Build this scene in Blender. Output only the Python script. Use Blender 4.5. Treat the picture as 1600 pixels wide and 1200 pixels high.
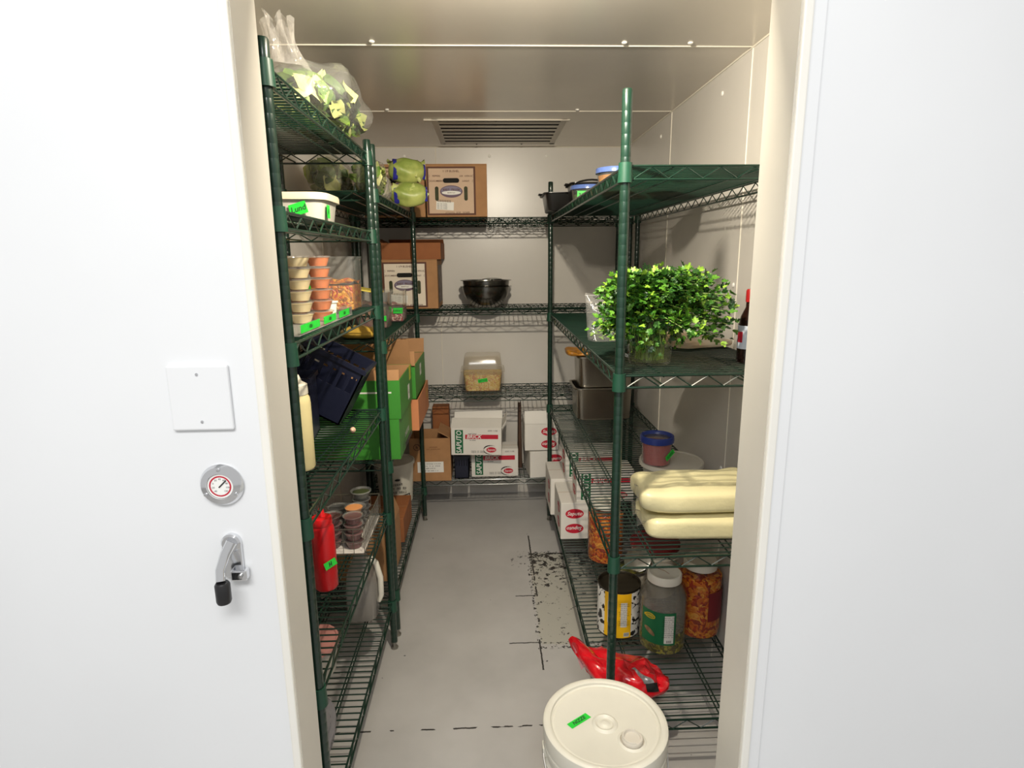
import bpy, bmesh, math, random
from mathutils import Vector, Matrix, Euler

# ------------------------------------------------------------------ scene, camera, light
for o in list(bpy.data.objects):
    bpy.data.objects.remove(o, do_unlink=True)
SC = bpy.context.scene
COL = SC.collection
PI = math.pi

def srgb(r, g, b):
    def f(c):
        c /= 255.0
        return c / 12.92 if c <= 0.04045 else ((c + 0.055) / 1.055) ** 2.4
    return (f(r), f(g), f(b), 1.0)

cam_data = bpy.data.cameras.new('camera')
cam = bpy.data.objects.new('camera', cam_data)
COL.objects.link(cam)
cam_data.sensor_width = 36.0
cam_data.lens = 36.0 * 928.4 / 1600.0
cam_data.clip_start = 0.02
# rows of the world-to-camera rotation: right, down, forward
CR = Vector((0.9992, -0.0401, -0.0089)); CD = Vector((-0.0171, -0.2074, -0.9781)); CF = Vector((0.0374, 0.9774, -0.2079))
m = Matrix((CR, -CD, -CF)).transposed().to_4x4()
m.translation = Vector((0.0, 0.0, 1.497))
cam.matrix_world = m
SC.camera = cam

SC.view_settings.view_transform = 'Standard'
SC.view_settings.look = 'None'
SC.view_settings.gamma = 1.0
SC.view_settings.use_curve_mapping = False
SC.view_settings.exposure = 0.0

W = bpy.data.worlds.new('kitchen_surroundings')
SC.world = W
W.use_nodes = True
W.node_tree.nodes['Background'].inputs[0].default_value = (1.0, 0.99, 0.975, 1)
W.node_tree.nodes['Background'].inputs[1].default_value = 0.60

def area_light(name, loc, rot, sx, sy, power, color):
    d = bpy.data.lights.new(name, 'AREA'); d.shape = 'RECTANGLE'; d.size = sx; d.size_y = sy
    d.energy = power; d.color = color
    o = bpy.data.objects.new(name, d); COL.objects.link(o)
    o.location = loc; o.rotation_euler = rot
    return o
# the kitchen's ceiling light, overhead behind the photographer
area_light('kitchen_light', (-0.30, -0.60, 2.62), (math.radians(18), math.radians(-6), 0), 1.4, 0.5, 44, (1.0, 0.99, 0.97))
# the cold room's own bulkhead lamp sits on the inside of the front wall, above the door, facing the room
BULB = (0.07, 1.135, 2.068)
bl = bpy.data.lights.new('bulb_light', 'AREA'); bl.shape = 'DISK'; bl.size = 0.05; bl.energy = 31; bl.color = (1.0, 0.89, 0.74)
blo = bpy.data.objects.new('bulb_light', bl); COL.objects.link(blo); blo.location = BULB; blo.rotation_euler = (math.radians(66), 0, 0)

# ------------------------------------------------------------------ materials
MATS = {}
def mat(name, col, rough=0.5, metal=0.0, noise=0.0, nscale=20.0, bump=0.0, bscale=60.0, col2=None, spec=0.5, coat=0.0, stretch=None, trans=0.0, emit=0.0):
    if name in MATS: return MATS[name]
    M = bpy.data.materials.new(name); M.use_nodes = True
    nt = M.node_tree; b = nt.nodes['Principled BSDF']
    b.inputs['Base Color'].default_value = col
    b.inputs['Roughness'].default_value = rough
    b.inputs['Metallic'].default_value = metal
    b.inputs['Specular IOR Level'].default_value = spec
    b.inputs['Coat Weight'].default_value = coat
    b.inputs['Coat Roughness'].default_value = 0.1
    if trans: 
        b.inputs['Subsurface Weight'].default_value = trans
        b.inputs['Subsurface Radius'].default_value = (0.02, 0.02, 0.015)
        b.inputs['Subsurface Scale'].default_value = 0.5
    if emit:
        b.inputs['Emission Color'].default_value = col; b.inputs['Emission Strength'].default_value = emit
    tc = nt.nodes.new('ShaderNodeTexCoord')
    src = tc.outputs['Object']
    if stretch:
        mp = nt.nodes.new('ShaderNodeMapping'); mp.inputs['Scale'].default_value = stretch
        nt.links.new(src, mp.inputs['Vector']); src = mp.outputs['Vector']
    if noise or col2:
        n = nt.nodes.new('ShaderNodeTexNoise'); n.inputs['Scale'].default_value = nscale; n.inputs['Detail'].default_value = 5
        nt.links.new(src, n.inputs['Vector'])
        r = nt.nodes.new('ShaderNodeValToRGB')
        c2 = col2 or tuple(max(0, c * (1 - noise)) for c in col[:3]) + (1,)
        r.color_ramp.elements[0].position = 0.38; r.color_ramp.elements[1].position = 0.62
        r.color_ramp.elements[0].color = c2; r.color_ramp.elements[1].color = col
        nt.links.new(n.outputs['Fac'], r.inputs['Fac']); nt.links.new(r.outputs['Color'], b.inputs['Base Color'])
    if bump:
        n2 = nt.nodes.new('ShaderNodeTexNoise'); n2.inputs['Scale'].default_value = bscale; n2.inputs['Detail'].default_value = 3
        nt.links.new(src, n2.inputs['Vector'])
        bp = nt.nodes.new('ShaderNodeBump'); bp.inputs['Strength'].default_value = bump; bp.inputs['Distance'].default_value = 0.004
        nt.links.new(n2.outputs['Fac'], bp.inputs['Height']); nt.links.new(bp.outputs['Normal'], b.inputs['Normal'])
    MATS[name] = M
    return M

def clear(name, tint=(0.92, 0.93, 0.92, 1), refl=0.06, rough=0.12, haze=0.06, hazecol=(0.8, 0.8, 0.78, 1), bump=0.0, bscale=30):
    """thin clear plastic: see-through, a little milky, glossy towards the edges"""
    if name in MATS: return MATS[name]
    M = bpy.data.materials.new(name); M.use_nodes = True
    nt = M.node_tree; nt.nodes.clear()
    out = nt.nodes.new('ShaderNodeOutputMaterial')
    tr = nt.nodes.new('ShaderNodeBsdfTransparent'); tr.inputs[0].default_value = tint
    df = nt.nodes.new('ShaderNodeBsdfDiffuse'); df.inputs[0].default_value = hazecol
    gl = nt.nodes.new('ShaderNodeBsdfGlossy'); gl.inputs['Roughness'].default_value = rough
    m1 = nt.nodes.new('ShaderNodeMixShader'); m1.inputs[0].default_value = haze
    nt.links.new(tr.outputs[0], m1.inputs[1]); nt.links.new(df.outputs[0], m1.inputs[2])
    fr = nt.nodes.new('ShaderNodeLayerWeight'); fr.inputs['Blend'].default_value = 0.5
    pw = nt.nodes.new('ShaderNodeMath'); pw.operation = 'POWER'; pw.inputs[1].default_value = 4.0; nt.links.new(fr.outputs['Facing'], pw.inputs[0])
    ml = nt.nodes.new('ShaderNodeMath'); ml.operation = 'MULTIPLY'; ml.inputs[1].default_value = 0.5; nt.links.new(pw.outputs[0], ml.inputs[0])
    ad = nt.nodes.new('ShaderNodeMath'); ad.operation = 'ADD'; ad.inputs[1].default_value = refl; ad.use_clamp = True
    nt.links.new(ml.outputs[0], ad.inputs[0])
    m2 = nt.nodes.new('ShaderNodeMixShader'); nt.links.new(ad.outputs[0], m2.inputs[0])
    nt.links.new(m1.outputs[0], m2.inputs[1]); nt.links.new(gl.outputs[0], m2.inputs[2])
    if bump:
        tc = nt.nodes.new('ShaderNodeTexCoord'); n2 = nt.nodes.new('ShaderNodeTexNoise'); n2.inputs['Scale'].default_value = bscale
        nt.links.new(tc.outputs['Object'], n2.inputs['Vector'])
        bp = nt.nodes.new('ShaderNodeBump'); bp.inputs['Strength'].default_value = bump; bp.inputs['Distance'].default_value = 0.01
        nt.links.new(n2.outputs['Fac'], bp.inputs['Height'])
        for n in (df, gl, fr): nt.links.new(bp.outputs['Normal'], n.inputs['Normal'])
    nt.links.new(m2.outputs[0], out.inputs[0])
    MATS[name] = M
    return M

def chunky(name, cols, scale=60, rough=0.35, bump=0.6, warp=0.05):
    """cut food: voronoi cells in several colours with relief"""
    if name in MATS: return MATS[name]
    M = bpy.data.materials.new(name); M.use_nodes = True
    nt = M.node_tree; b = nt.nodes['Principled BSDF']; b.inputs['Roughness'].default_value = rough
    tc = nt.nodes.new('ShaderNodeTexCoord')
    ns = nt.nodes.new('ShaderNodeTexNoise'); ns.inputs['Scale'].default_value = scale * 0.4
    nt.links.new(tc.outputs['Object'], ns.inputs['Vector'])
    mx = nt.nodes.new('ShaderNodeVectorMath'); mx.operation = 'MULTIPLY_ADD'
    mx.inputs[1].default_value = (warp, warp, warp)
    nt.links.new(ns.outputs['Color'], mx.inputs[0]); nt.links.new(tc.outputs['Object'], mx.inputs[2])
    v = nt.nodes.new('ShaderNodeTexVoronoi'); v.inputs['Scale'].default_value = scale
    nt.links.new(mx.outputs[0], v.inputs['Vector'])
    sp = nt.nodes.new('ShaderNodeSeparateColor'); nt.links.new(v.outputs['Color'], sp.inputs[0])
    r = nt.nodes.new('ShaderNodeValToRGB'); r.color_ramp.interpolation = 'CONSTANT'
    els = r.color_ramp.elements
    while len(els) < len(cols): els.new(0.5)
    for i, c in enumerate(cols):
        els[i].position = i / len(cols); els[i].color = c
    nt.links.new(sp.outputs[0], r.inputs['Fac']); nt.links.new(r.outputs['Color'], b.inputs['Base Color'])
    bp = nt.nodes.new('ShaderNodeBump'); bp.inputs['Strength'].default_value = bump; bp.inputs['Distance'].default_value = 0.006; bp.invert = True
    nt.links.new(v.outputs['Distance'], bp.inputs['Height']); nt.links.new(bp.outputs['Normal'], b.inputs['Normal'])
    MATS[name] = M
    return M

# ------------------------------------------------------------------ mesh building
class MB:
    def __init__(s): s.v = []; s.f = []; s.smooth = set()
    def box(s, x0, x1, y0, y1, z0, z1, M=None):
        n = len(s.v)
        p = [(x0,y0,z0),(x1,y0,z0),(x1,y1,z0),(x0,y1,z0),(x0,y0,z1),(x1,y0,z1),(x1,y1,z1),(x0,y1,z1)]
        if M: p = [tuple(M @ Vector(q)) for q in p]
        s.v += p
        for q in ((0,3,2,1),(4,5,6,7),(0,1,5,4),(1,2,6,5),(2,3,7,6),(3,0,4,7)): s.f.append(tuple(n+i for i in q))
        return s
    def quad(s, *pts):
        n = len(s.v); s.v += [tuple(p) for p in pts]; s.f.append(tuple(range(n, n+len(pts)))); return s
    def tube(s, path, r, seg=6, closed=False, cap=True):
        """round bar along a path; r may be a list"""
        path = [Vector(p) for p in path]; n = len(path)
        rs = r if isinstance(r, (list, tuple)) else [r]*n
        base = len(s.v); up = None
        for i, p in enumerate(path):
            a = path[(i-1) % n] if (closed or i > 0) else p
            b = path[(i+1) % n] if (closed or i < n-1) else p
            t = (b - a).normalized()
            if up is None:
                up = Vector((0,0,1)) if abs(t.z) < 0.9 else Vector((1,0,0))
            u = t.cross(up)
            if u.length < 1e-4: u = t.cross(Vector((0.3,1,0.2)))
            u.normalize(); w = u.cross(t).normalized(); up = w
            for k in range(seg):
                an = 2*PI*k/seg
                s.v.append(tuple(p + (u*math.cos(an) + w*math.sin(an))*rs[i]))
        m = n if closed else n-1
        for i in range(m):
            j = (i+1) % n
            for k in range(seg):
                k2 = (k+1) % seg
                s.smooth.add(len(s.f)); s.f.append((base+i*seg+k, base+i*seg+k2, base+j*seg+k2, base+j*seg+k))
        if cap and not closed:
            s.f.append(tuple(base+k for k in range(seg))[::-1]); s.f.append(tuple(base+(n-1)*seg+k for k in range(seg)))
        return s
    def lathe(s, prof, seg=24, c=(0,0,0), M=None, sx=1.0, sy=1.0, sq=0.0, cap0=False, cap1=False, flat=False):
        """prof = [(r,z)...]; sq>0 squares the section off (superellipse)"""
        base = len(s.v); rings = []
        for r, z in prof:
            ring = []
            if r < 1e-6:
                p = Vector((c[0], c[1], c[2]+z)); p = M @ p if M else p
                s.v.append(tuple(p)); rings.append([len(s.v)-1]); continue
            for k in range(seg):
                a = 2*PI*k/seg; ca, sa = math.cos(a), math.sin(a)
                if sq:
                    e = 2.0/(2.0+sq)
                    ca = math.copysign(abs(ca)**e, ca); sa = math.copysign(abs(sa)**e, sa)
                p = Vector((c[0]+r*sx*ca, c[1]+r*sy*sa, c[2]+z)); p = M @ p if M else p
                s.v.append(tuple(p)); ring.append(len(s.v)-1)
            rings.append(ring)
        for a, b in zip(rings, rings[1:]):
            for k in range(seg):
                k2 = (k+1) % seg
                if len(a) == 1 and len(b) == 1: continue
                if not flat: s.smooth.add(len(s.f))
                if len(a) == 1: s.f.append((a[0], b[k2], b[k])[::-1] if False else (a[0], b[k2], b[k]))
                elif len(b) == 1: s.f.append((a[k], a[k2], b[0]))
                else: s.f.append((a[k], a[k2], b[k2], b[k]))
        if cap0: s.f.append(tuple(rings[0][::-1]))
        if cap1: s.f.append(tuple(rings[-1]))
        return s
    def grid(s, fn, nu, nv, wrapu=False, smooth=True):
        base = len(s.v)
        for j in range(nv+1):
            for i in range(nu + (0 if wrapu else 1)):
                s.v.append(tuple(fn(i/nu, j/nv)))
        w = nu if wrapu else nu+1
        for j in range(nv):
            for i in range(nu):
                i2 = (i+1) % w if wrapu else i+1
                if smooth: s.smooth.add(len(s.f))
                s.f.append((base+j*w+i, base+j*w+i2, base+(j+1)*w+i2, base+(j+1)*w+i))
        return s
    def build(s, name, material, parent=None, bevel=0.0, bseg=2, autosmooth=True, solid=0.0):
        me = bpy.data.meshes.new(name); me.from_pydata(s.v, [], s.f)
        for i in s.smooth: me.polygons[i].use_smooth = True
        me.materials.append(material)
        if s.smooth and autosmooth:
            me.update()
            try: me.set_sharp_from_angle(angle=math.radians(40))
            except Exception: pass
        o = bpy.data.objects.new(name, me); COL.objects.link(o)
        if parent: o.parent = parent
        if bevel:
            b = o.modifiers.new('bevel', 'BEVEL'); b.width = bevel; b.segments = bseg; b.limit_method = 'ANGLE'
        if solid:
            b = o.modifiers.new('thickness', 'SOLIDIFY'); b.thickness = solid
        return o

def tag(o, label=None, cat=None, group=None, kind=None):
    if label: o['label'] = label
    if cat: o['category'] = cat
    if group: o['group'] = group
    if kind: o['kind'] = kind
    return o
def thing(name, label, cat, loc=(0,0,0), rz=0.0, group=None, rot=None):
    o = bpy.data.objects.new(name, None); COL.objects.link(o)
    o.empty_display_size = 0.05
    o.location = loc; o.rotation_euler = rot if rot else (0, 0, rz)
    return tag(o, label, cat, group)
def struct(name, mb, material, **k):
    return tag(mb.build(name, material, **k), kind='structure')
def copy_tree(o, parent=None):
    c = o.copy(); COL.objects.link(c); c.parent = parent
    for ch in o.children: copy_tree(ch, c)
    return c

_fc = [0]
def text(s, size, M, material, parent, name='lettering', bold=0.0, shear=0.0, align='CENTER', sx=1.0, space=1.0):
    """flat printed lettering; M places its x/y plane (local to parent); a leading ~ prints illegible strokes, as where the photo cannot be read"""
    if s[0] == '~':
        r_ = random.Random(len(s)*7+int(size*1e5)); mb = MB(); cw = size*0.58; n = len(s)-1
        x = -n*cw/2 if align == 'CENTER' else 0.0
        for ch in s[1:]:
            if ch != ' ':
                sw, hh = size*0.13, size*0.34
                for dx in (0.12, 0.62) if r_.random() < 0.6 else (0.36,):
                    a, b_ = x+dx*cw, x+dx*cw+sw; sl = shear*hh
                    mb.quad(*[M @ Vector(p) for p in ((a-sl, -hh, 0), (b_-sl, -hh, 0), (b_+sl, hh, 0), (a+sl, hh, 0))])
                yy = r_.choice((-hh, -0.1*size, hh-sw))
                mb.quad(*[M @ Vector(p) for p in ((x+0.12*cw, yy, 0), (x+0.75*cw, yy, 0), (x+0.75*cw, yy+sw, 0), (x+0.12*cw, yy+sw, 0))])
            x += cw
        return mb.build(name, material, parent)
    cu = bpy.data.curves.new('txt', 'FONT'); cu.body = s; cu.size = size; cu.align_x = align; cu.align_y = 'CENTER'
    cu.offset = bold; cu.shear = shear; cu.space_character = space; cu.resolution_u = 2
    o = bpy.data.objects.new('txt', cu); COL.objects.link(o)
    me = bpy.data.meshes.new_from_object(o)
    bpy.data.objects.remove(o, do_unlink=True); bpy.data.curves.remove(cu)
    for v in me.vertices: v.co.x *= sx
    me.transform(M); me.materials.clear(); me.materials.append(material); me.name = name
    q = bpy.data.objects.new(name, me); COL.objects.link(q); q.parent = parent
    return q
def face_M(origin, right, up):
    r = Vector(right).normalized(); u = Vector(up).normalized(); n = r.cross(u)
    M = Matrix((r, u, n)).transposed().to_4x4(); M.translation = Vector(origin); return M

# palette
green_epoxy = mat('green_epoxy', srgb(20, 47, 36), 0.28, 0.0, noise=0.25, nscale=9, coat=0.3)
collar_green = mat('collar_green', srgb(24, 66, 49), 0.4)
steel = mat('steel', (0.55, 0.55, 0.54, 1), 0.3, 1.0)
chrome = mat('chrome', (0.75, 0.76, 0.78, 1), 0.12, 1.0)
black_plastic = mat('black_plastic', (0.012, 0.012, 0.013, 1), 0.35)
ink = mat('ink_black', (0.015, 0.015, 0.016, 1), 0.6)
ink_brown = mat('ink_brown', srgb(88, 50, 36), 0.7)
white_print = mat('white_print', srgb(232, 230, 224), 0.6)
red_print = mat('red_print', srgb(190, 28, 52), 0.5)
green_print = mat('green_print', srgb(12, 98, 58), 0.5)
tape_green = mat('tape_green', srgb(40, 205, 60), 0.45, noise=0.12, nscale=60)
kraft = mat('kraft', srgb(172, 128, 86), 0.8, noise=0.12, nscale=14, bump=0.1, bscale=80)
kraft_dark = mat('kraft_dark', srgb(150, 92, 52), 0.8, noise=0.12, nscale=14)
carton_white = mat('carton_white', srgb(226, 222, 214), 0.6, noise=0.04, nscale=8)
carton_green = mat('carton_green', srgb(58, 134, 44), 0.5, noise=0.1, nscale=10)
white_plastic = mat('white_plastic', srgb(226, 222, 208), 0.38, trans=0.0)
clear_box = clear('clear_plastic', (0.97, 0.97, 0.955, 1), 0.03, 0.1, 0.05)
clear_bag = clear('clear_film', (0.98, 0.98, 0.97, 1), 0.05, 0.1, 0.10, bump=0.8, bscale=28)
glass = clear('jar_glass', (0.97, 0.98, 0.96, 1), 0.02, 0.03, 0.01)
milky = clear('milky_plastic', (0.85, 0.84, 0.80, 1), 0.02, 0.3, 0.5, (0.80, 0.77, 0.69, 1))

# ------------------------------------------------------------------ the cold room
XL, XR, YB, H = -0.745, 0.826, 3.643, 2.124
Y0, Y1 = 0.98, 1.08            # outside and inside faces of the front wall
DL, DR = -0.37, 0.481          # door opening
DH = 2.02

wallmat = mat('wall_panel', srgb(212, 208, 201), 0.30, 0.0, noise=0.05, nscale=2.5, spec=0.6)
ceilmat = mat('ceiling_panel', srgb(224, 217, 206), 0.26, 0.30, noise=0.06, nscale=2.0)
bead = mat('seam_bead', srgb(226, 220, 206), 0.5)
screw_m = mat('screw_cap', srgb(238, 236, 230), 0.35)
ext = mat('outside_panel', srgb(232, 234, 236), 0.3, noise=0.03, nscale=2, spec=0.5)
frame_w = mat('frame_white', srgb(238, 236, 228), 0.35, noise=0.04, nscale=5)
reveal_m = mat('reveal_cream', srgb(210, 206, 196), 0.4, noise=0.06, nscale=4)

def floor_material():
    M = bpy.data.materials.new('floor_paint'); M.use_nodes = True
    nt = M.node_tree; L = nt.links; b = nt.nodes['Principled BSDF']
    tc = nt.nodes.new('ShaderNodeTexCoord'); sx = nt.nodes.new('ShaderNodeSeparateXYZ'); L.new(tc.outputs['Object'], sx.inputs[0])
    def math_(op, a, bb=None, c=None):
        n = nt.nodes.new('ShaderNodeMath'); n.operation = op
        for i, q in enumerate((a, bb, c)):
            if q is None: continue
            if isinstance(q, (int, float)): n.inputs[i].default_value = q
            else: L.new(q, n.inputs[i])
        return n.outputs[0]
    def noise(scale, det=4, rough=0.6, vec=None):
        n = nt.nodes.new('ShaderNodeTexNoise'); n.inputs['Scale'].default_value = scale; n.inputs['Detail'].default_value = det; n.inputs['Roughness'].default_value = rough
        L.new(vec or tc.outputs['Object'], n.inputs['Vector']); return n.outputs['Fac']
    X, Y = sx.outputs[0], sx.outputs[1]
    wob = math_('MULTIPLY_ADD', noise(9), 0.03, -0.015)
    Xw = math_('ADD', X, wob); Yw = math_('ADD', Y, wob)
    def band(v, c, hw):   # 1 inside |v-c|<hw
        return math_('LESS_THAN', math_('ABSOLUTE', math_('SUBTRACT', v, c)), hw)
    def rect(x0, x1, y0, y1, xx=X, yy=Y):
        return math_('MULTIPLY', band(xx, (x0+x1)/2, (x1-x0)/2), band(yy, (y0+y1)/2, (y1-y0)/2))
    n1 = noise(60, 3); n2 = noise(26, 5, 0.75); n3 = noise(140, 2)
    # hairline joints, broken up where the paint still bridges them
    jit = math_('MULTIPLY_ADD', noise(40), 0.008, -0.004)
    Yj = math_('ADD', Y, jit); Xj = math_('ADD', X, jit)
    c1 = math_('MULTIPLY', rect(-0.75, 0.30, 1.6620, 1.6680, X, Yj), math_('GREATER_THAN', noise(11, 2), 0.49))
    c2 = rect(0.178, 0.184, 1.93, 2.11, Xj, Y)
    c3 = rect(0.06, 0.18, 2.089, 2.095, X, Yj)
    c4 = math_('MULTIPLY', rect(0.194, 0.201, 2.42, 3.02, Xj, Y), math_('GREATER_THAN', noise(17, 2), 0.42))
    c5 = math_('MULTIPLY', rect(0.10, 0.19, 2.424, 2.430, X, Yj), 1.0)
    c6 = math_('MULTIPLY', rect(0.19, 0.45, 2.806, 2.815, X, Yj), math_('GREATER_THAN', noise(30, 2), 0.45))
    # worn patch: flaked paint, densest towards the back
    patch = rect(0.185, 0.62, 2.075, 2.82, Xw, Yw)
    rim = math_('SUBTRACT', rect(0.172, 0.64, 2.05, 2.835, Xw, Yw), rect(0.192, 0.62, 2.09, 2.80, Xw, Yw))
    dens = math_('MULTIPLY_ADD', math_('SUBTRACT', Y, 2.40), 0.30, 0.0)
    dens = math_('MAXIMUM', dens, 0.0)
    fl = math_('GREATER_THAN', math_('ADD', n2, dens), 0.61)
    fl2 = math_('MULTIPLY', math_('GREATER_THAN', n1, 0.55), rim)
    fl3 = math_('MULTIPLY', math_('GREATER_THAN', n2, 0.60), rect(0.09, 0.2, 2.68, 2.86, Xw, Yw))
    flakes = math_('MAXIMUM', math_('MULTIPLY', fl, patch), math_('MAXIMUM', fl2, fl3))
    specks = math_('GREATER_THAN', noise(33, 1), 0.80)
    dark = flakes
    for c in (c1, c2, c3, c4, c5, c6, specks): dark = math_('MAXIMUM', dark, c)
    # base paint
    base = nt.nodes.new('ShaderNodeValToRGB'); base.color_ramp.elements[0].color = srgb(168, 166, 163); base.color_ramp.elements[1].color = srgb(186, 184, 181)
    base.color_ramp.elements[0].position = 0.3; base.color_ramp.elements[1].position = 0.7
    L.new(noise(2.2, 4), base.inputs['Fac'])
    mp = nt.nodes.new('ShaderNodeMixRGB'); L.new(patch, mp.inputs[0]); L.new(base.outputs[0], mp.inputs[1]); mp.inputs[2].default_value = srgb(172, 170, 160)
    md = nt.nodes.new('ShaderNodeMixRGB'); L.new(dark, md.inputs[0]); L.new(mp.outputs[0], md.inputs[1]); md.inputs[2].default_value = srgb(48, 46, 44)
    L.new(md.outputs[0], b.inputs['Base Color']); b.inputs['Roughness'].default_value = 0.42
    bp = nt.nodes.new('ShaderNodeBump'); bp.inputs['Strength'].default_value = 0.35; bp.inputs['Distance'].default_value = 0.002; bp.invert = True
    hh = math_('ADD', math_('MULTIPLY', n3, 0.25), math_('MULTIPLY', dark, 1.0)); L.new(hh, bp.inputs['Height']); L.new(bp.outputs['Normal'], b.inputs['Normal'])
    return M

floor = struct('floor', MB().box(-3.0, 3.0, -2.5, 3.85, -0.1, 0.0), floor_material())
# right wall, back wall, left wall and ceiling: a core with proud panels and a bead of sealant in each joint
g = 0.0015
def panels(parent, axis, pos, t, cuts, lo, hi, vertical=True, material=wallmat):
    """panels on a wall plane: axis 'x' (plane at x=pos, cut along y) / 'y' (plane at y=pos, cut along x) / 'z' (ceiling, cut along y)"""
    for a, b_ in zip(cuts, cuts[1:]):
        mb = MB()
        if axis == 'x': mb.box(min(pos, pos+t), max(pos, pos+t), a+g, b_-g, lo, hi)
        elif axis == 'y': mb.box(a+g, b_-g, min(pos, pos+t), max(pos, pos+t), lo, hi)
        else: mb.box(lo, hi, a+g, b_-g, min(pos, pos+t), max(pos, pos+t))
        mb.build('panel', material, parent)
    for c in cuts[1:-1]:
        mb = MB()
        if axis == 'x':
            s_ = -0.0012 if t > 0 else 0.0012
            mb.tube([(pos+s_*0.4, c, lo), (pos+s_*0.4, c, hi)], 0.0024, 6)
        elif axis == 'y': mb.tube([(c, pos, lo), (c, pos, hi)], 0.0024, 6)
        else: mb.tube([(lo, c, pos), (hi, c, pos)], 0.0024, 6)
        mb.build('seam_bead', bead, parent)
S1, S2 = 1.966, 2.787
core = mat('panel_core', srgb(120, 118, 112), 0.7)
wr = struct('wall_right', MB().box(XR+0.01, XR+0.1, Y1, YB+0.1, 0, H+0.1), core)
panels(wr, 'x', XR, 0.011, [Y1, 1.145, S1, S2, YB], 0.0, H)
wl = struct('wall_left', MB().box(XL-0.1, XL-0.01, Y1, YB+0.1, 0, H+0.1), core)
panels(wl, 'x', XL, -0.011, [Y1, 1.145, S1, S2, YB], 0.0, H)
wb = struct('wall_back', MB().box(XL-0.01, XR+0.01, YB+0.01, YB+0.1, 0, H+0.1), core)
panels(wb, 'y', YB, 0.011, [XL, -0.29, XR], 0.0, H)
ce = struct('ceiling', MB().box(XL-0.01, XR+0.01, Y1, YB+0.01, H+0.01, H+0.1), core)
panels(ce, 'z', H, 0.011, [Y1, 1.145, S1, S2, YB], XL, XR, material=ceilmat)
# sealant beads along the room's corners
MB().tube([(XR-0.001, Y1, H-0.001), (XR-0.001, YB, H-0.001)], 0.004, 6).build('seam_bead', bead, ce)
MB().tube([(XL, YB-0.001, H-0.001), (XR, YB-0.001, H-0.001)], 0.004, 6).build('seam_bead', bead, ce)
MB().tube([(XR-0.001, YB-0.001, 0), (XR-0.001, YB-0.001, H)], 0.003, 6).build('seam_bead', bead, wb)
def cap_screw(parent, loc, axis):
    mb = MB()
    M = {'z': Matrix.Rotation(PI, 4, 'X'), 'x': Matrix.Rotation(-PI/2, 4, 'Y'), 'y': Matrix.Rotation(PI/2, 4, 'X')}[axis].copy()
    M.translation = Vector(loc)
    mb.lathe([(0.0085, 0), (0.0075, 0.003), (0.004, 0.0045), (0, 0.005)], 12, M=M)
    return mb.build('screw_cap', screw_m, parent)
for x in (-0.33, 0.42, 0.62): cap_screw(ce, (x, S1-0.03, H), 'z')
for x in (-0.42, 0.40): cap_screw(ce, (x, S2-0.03, H), 'z')
for y in (2.20, 2.95): cap_screw(wr, (XR, y, H-0.075), 'x')
for y, z in ((S1+0.03, 1.40), (S2+0.03, 1.42), (S1+0.03, 0.75)): cap_screw(wr, (XR, y, z), 'x')
for x in (-0.47, 0.02, 0.35): cap_screw(wb, (x, YB, H-0.05), 'y')

# front wall with the door opening, seen from the kitchen side
fw = MB()
fw.box(-3.0, DL-0.012, Y0+0.012, Y1, 0, 2.75).box(DR+0.012, 3.0, Y0+0.012, Y1, 0, 2.75).box(DL-0.012, DR+0.012, Y0+0.012, Y1, DH+0.012, 2.75)
wf = struct('wall_front', fw, core)
MB().box(-1.45, DL-0.016, Y0, Y0+0.012, 0, 2.75).build('panel', ext, wf)
MB().box(-3.0, -1.453, Y0, Y0+0.012, 0, 2.75).build('panel', ext, wf)
MB().box(DR+0.041, 1.45, Y0+0.006, Y0+0.018, 0, 2.75).build('panel', ext, wf)
MB().box(1.453, 3.0, Y0+0.006, Y0+0.018, 0, 2.75).build('panel', ext, wf)
MB().box(DL-0.016, DR+0.041, Y0+0.002, Y0+0.012, DH+0.016, 2.75).build('panel', ext, wf)
tr = struct('trim_1', MB().box(DL-0.012, DL, Y0, Y1+0.004, 0, DH), reveal_m)
MB().box(DL-0.016, DL-0.001, Y0-0.009, Y0+0.002, 0, DH+0.014).build('edge_strip', frame_w, tr, bevel=0.003)
tr2 = struct('trim_2', MB().box(DR, DR+0.012, Y0, Y1+0.004, 0, DH), reveal_m)
MB().box(DR+0.001, DR+0.017, Y0-0.009, Y0+0.002, 0, DH+0.014).build('edge_strip', frame_w, tr2, bevel=0.003)
MB().box(DR+0.017, DR+0.041, Y0-0.001, Y0+0.007, 0, DH+0.014).build('casing', ext, tr2, bevel=0.002)
tr3 = struct('trim_3', MB().box(DL, DR, Y0, Y1+0.004, DH, DH+0.012), reveal_m)

# ceiling return-air grille
gx0, gx1, gy0, gy1 = -0.285, 0.394, 2.94, 3.54
vent_m = mat('vent_metal', srgb(206, 199, 186), 0.4, 0.15)
vent_shade = mat('vent_inner_shade', (0.01, 0.01, 0.01, 1), 0.8)
vt = thing('ceiling_vent', 'metal slatted air grille set in the ceiling near the back wall', 'vent', (0, 0, H))
zz = -0.004
fr = MB()
fr.box(gx0, gx1, gy0, gy0+0.018, zz-0.002, 0).box(gx0+0.05, gx1-0.01, gy1-0.035, gy1, zz-0.001, 0)
fr.box(gx0+0.035, gx0+0.065, gy0, gy1, zz-0.001, 0).box(gx1-0.04, gx1-0.01, gy0, gy1, zz-0.001, 0)
fr.build('frame', vent_m, vt, bevel=0.002)
MB().box(gx0+0.06, gx1-0.035, gy0+0.03, gy1-0.03, -0.0015, -0.0005).build('opening', vent_shade, vt)  # flat black sheet paints the shade behind the slats
ns = 7
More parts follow.
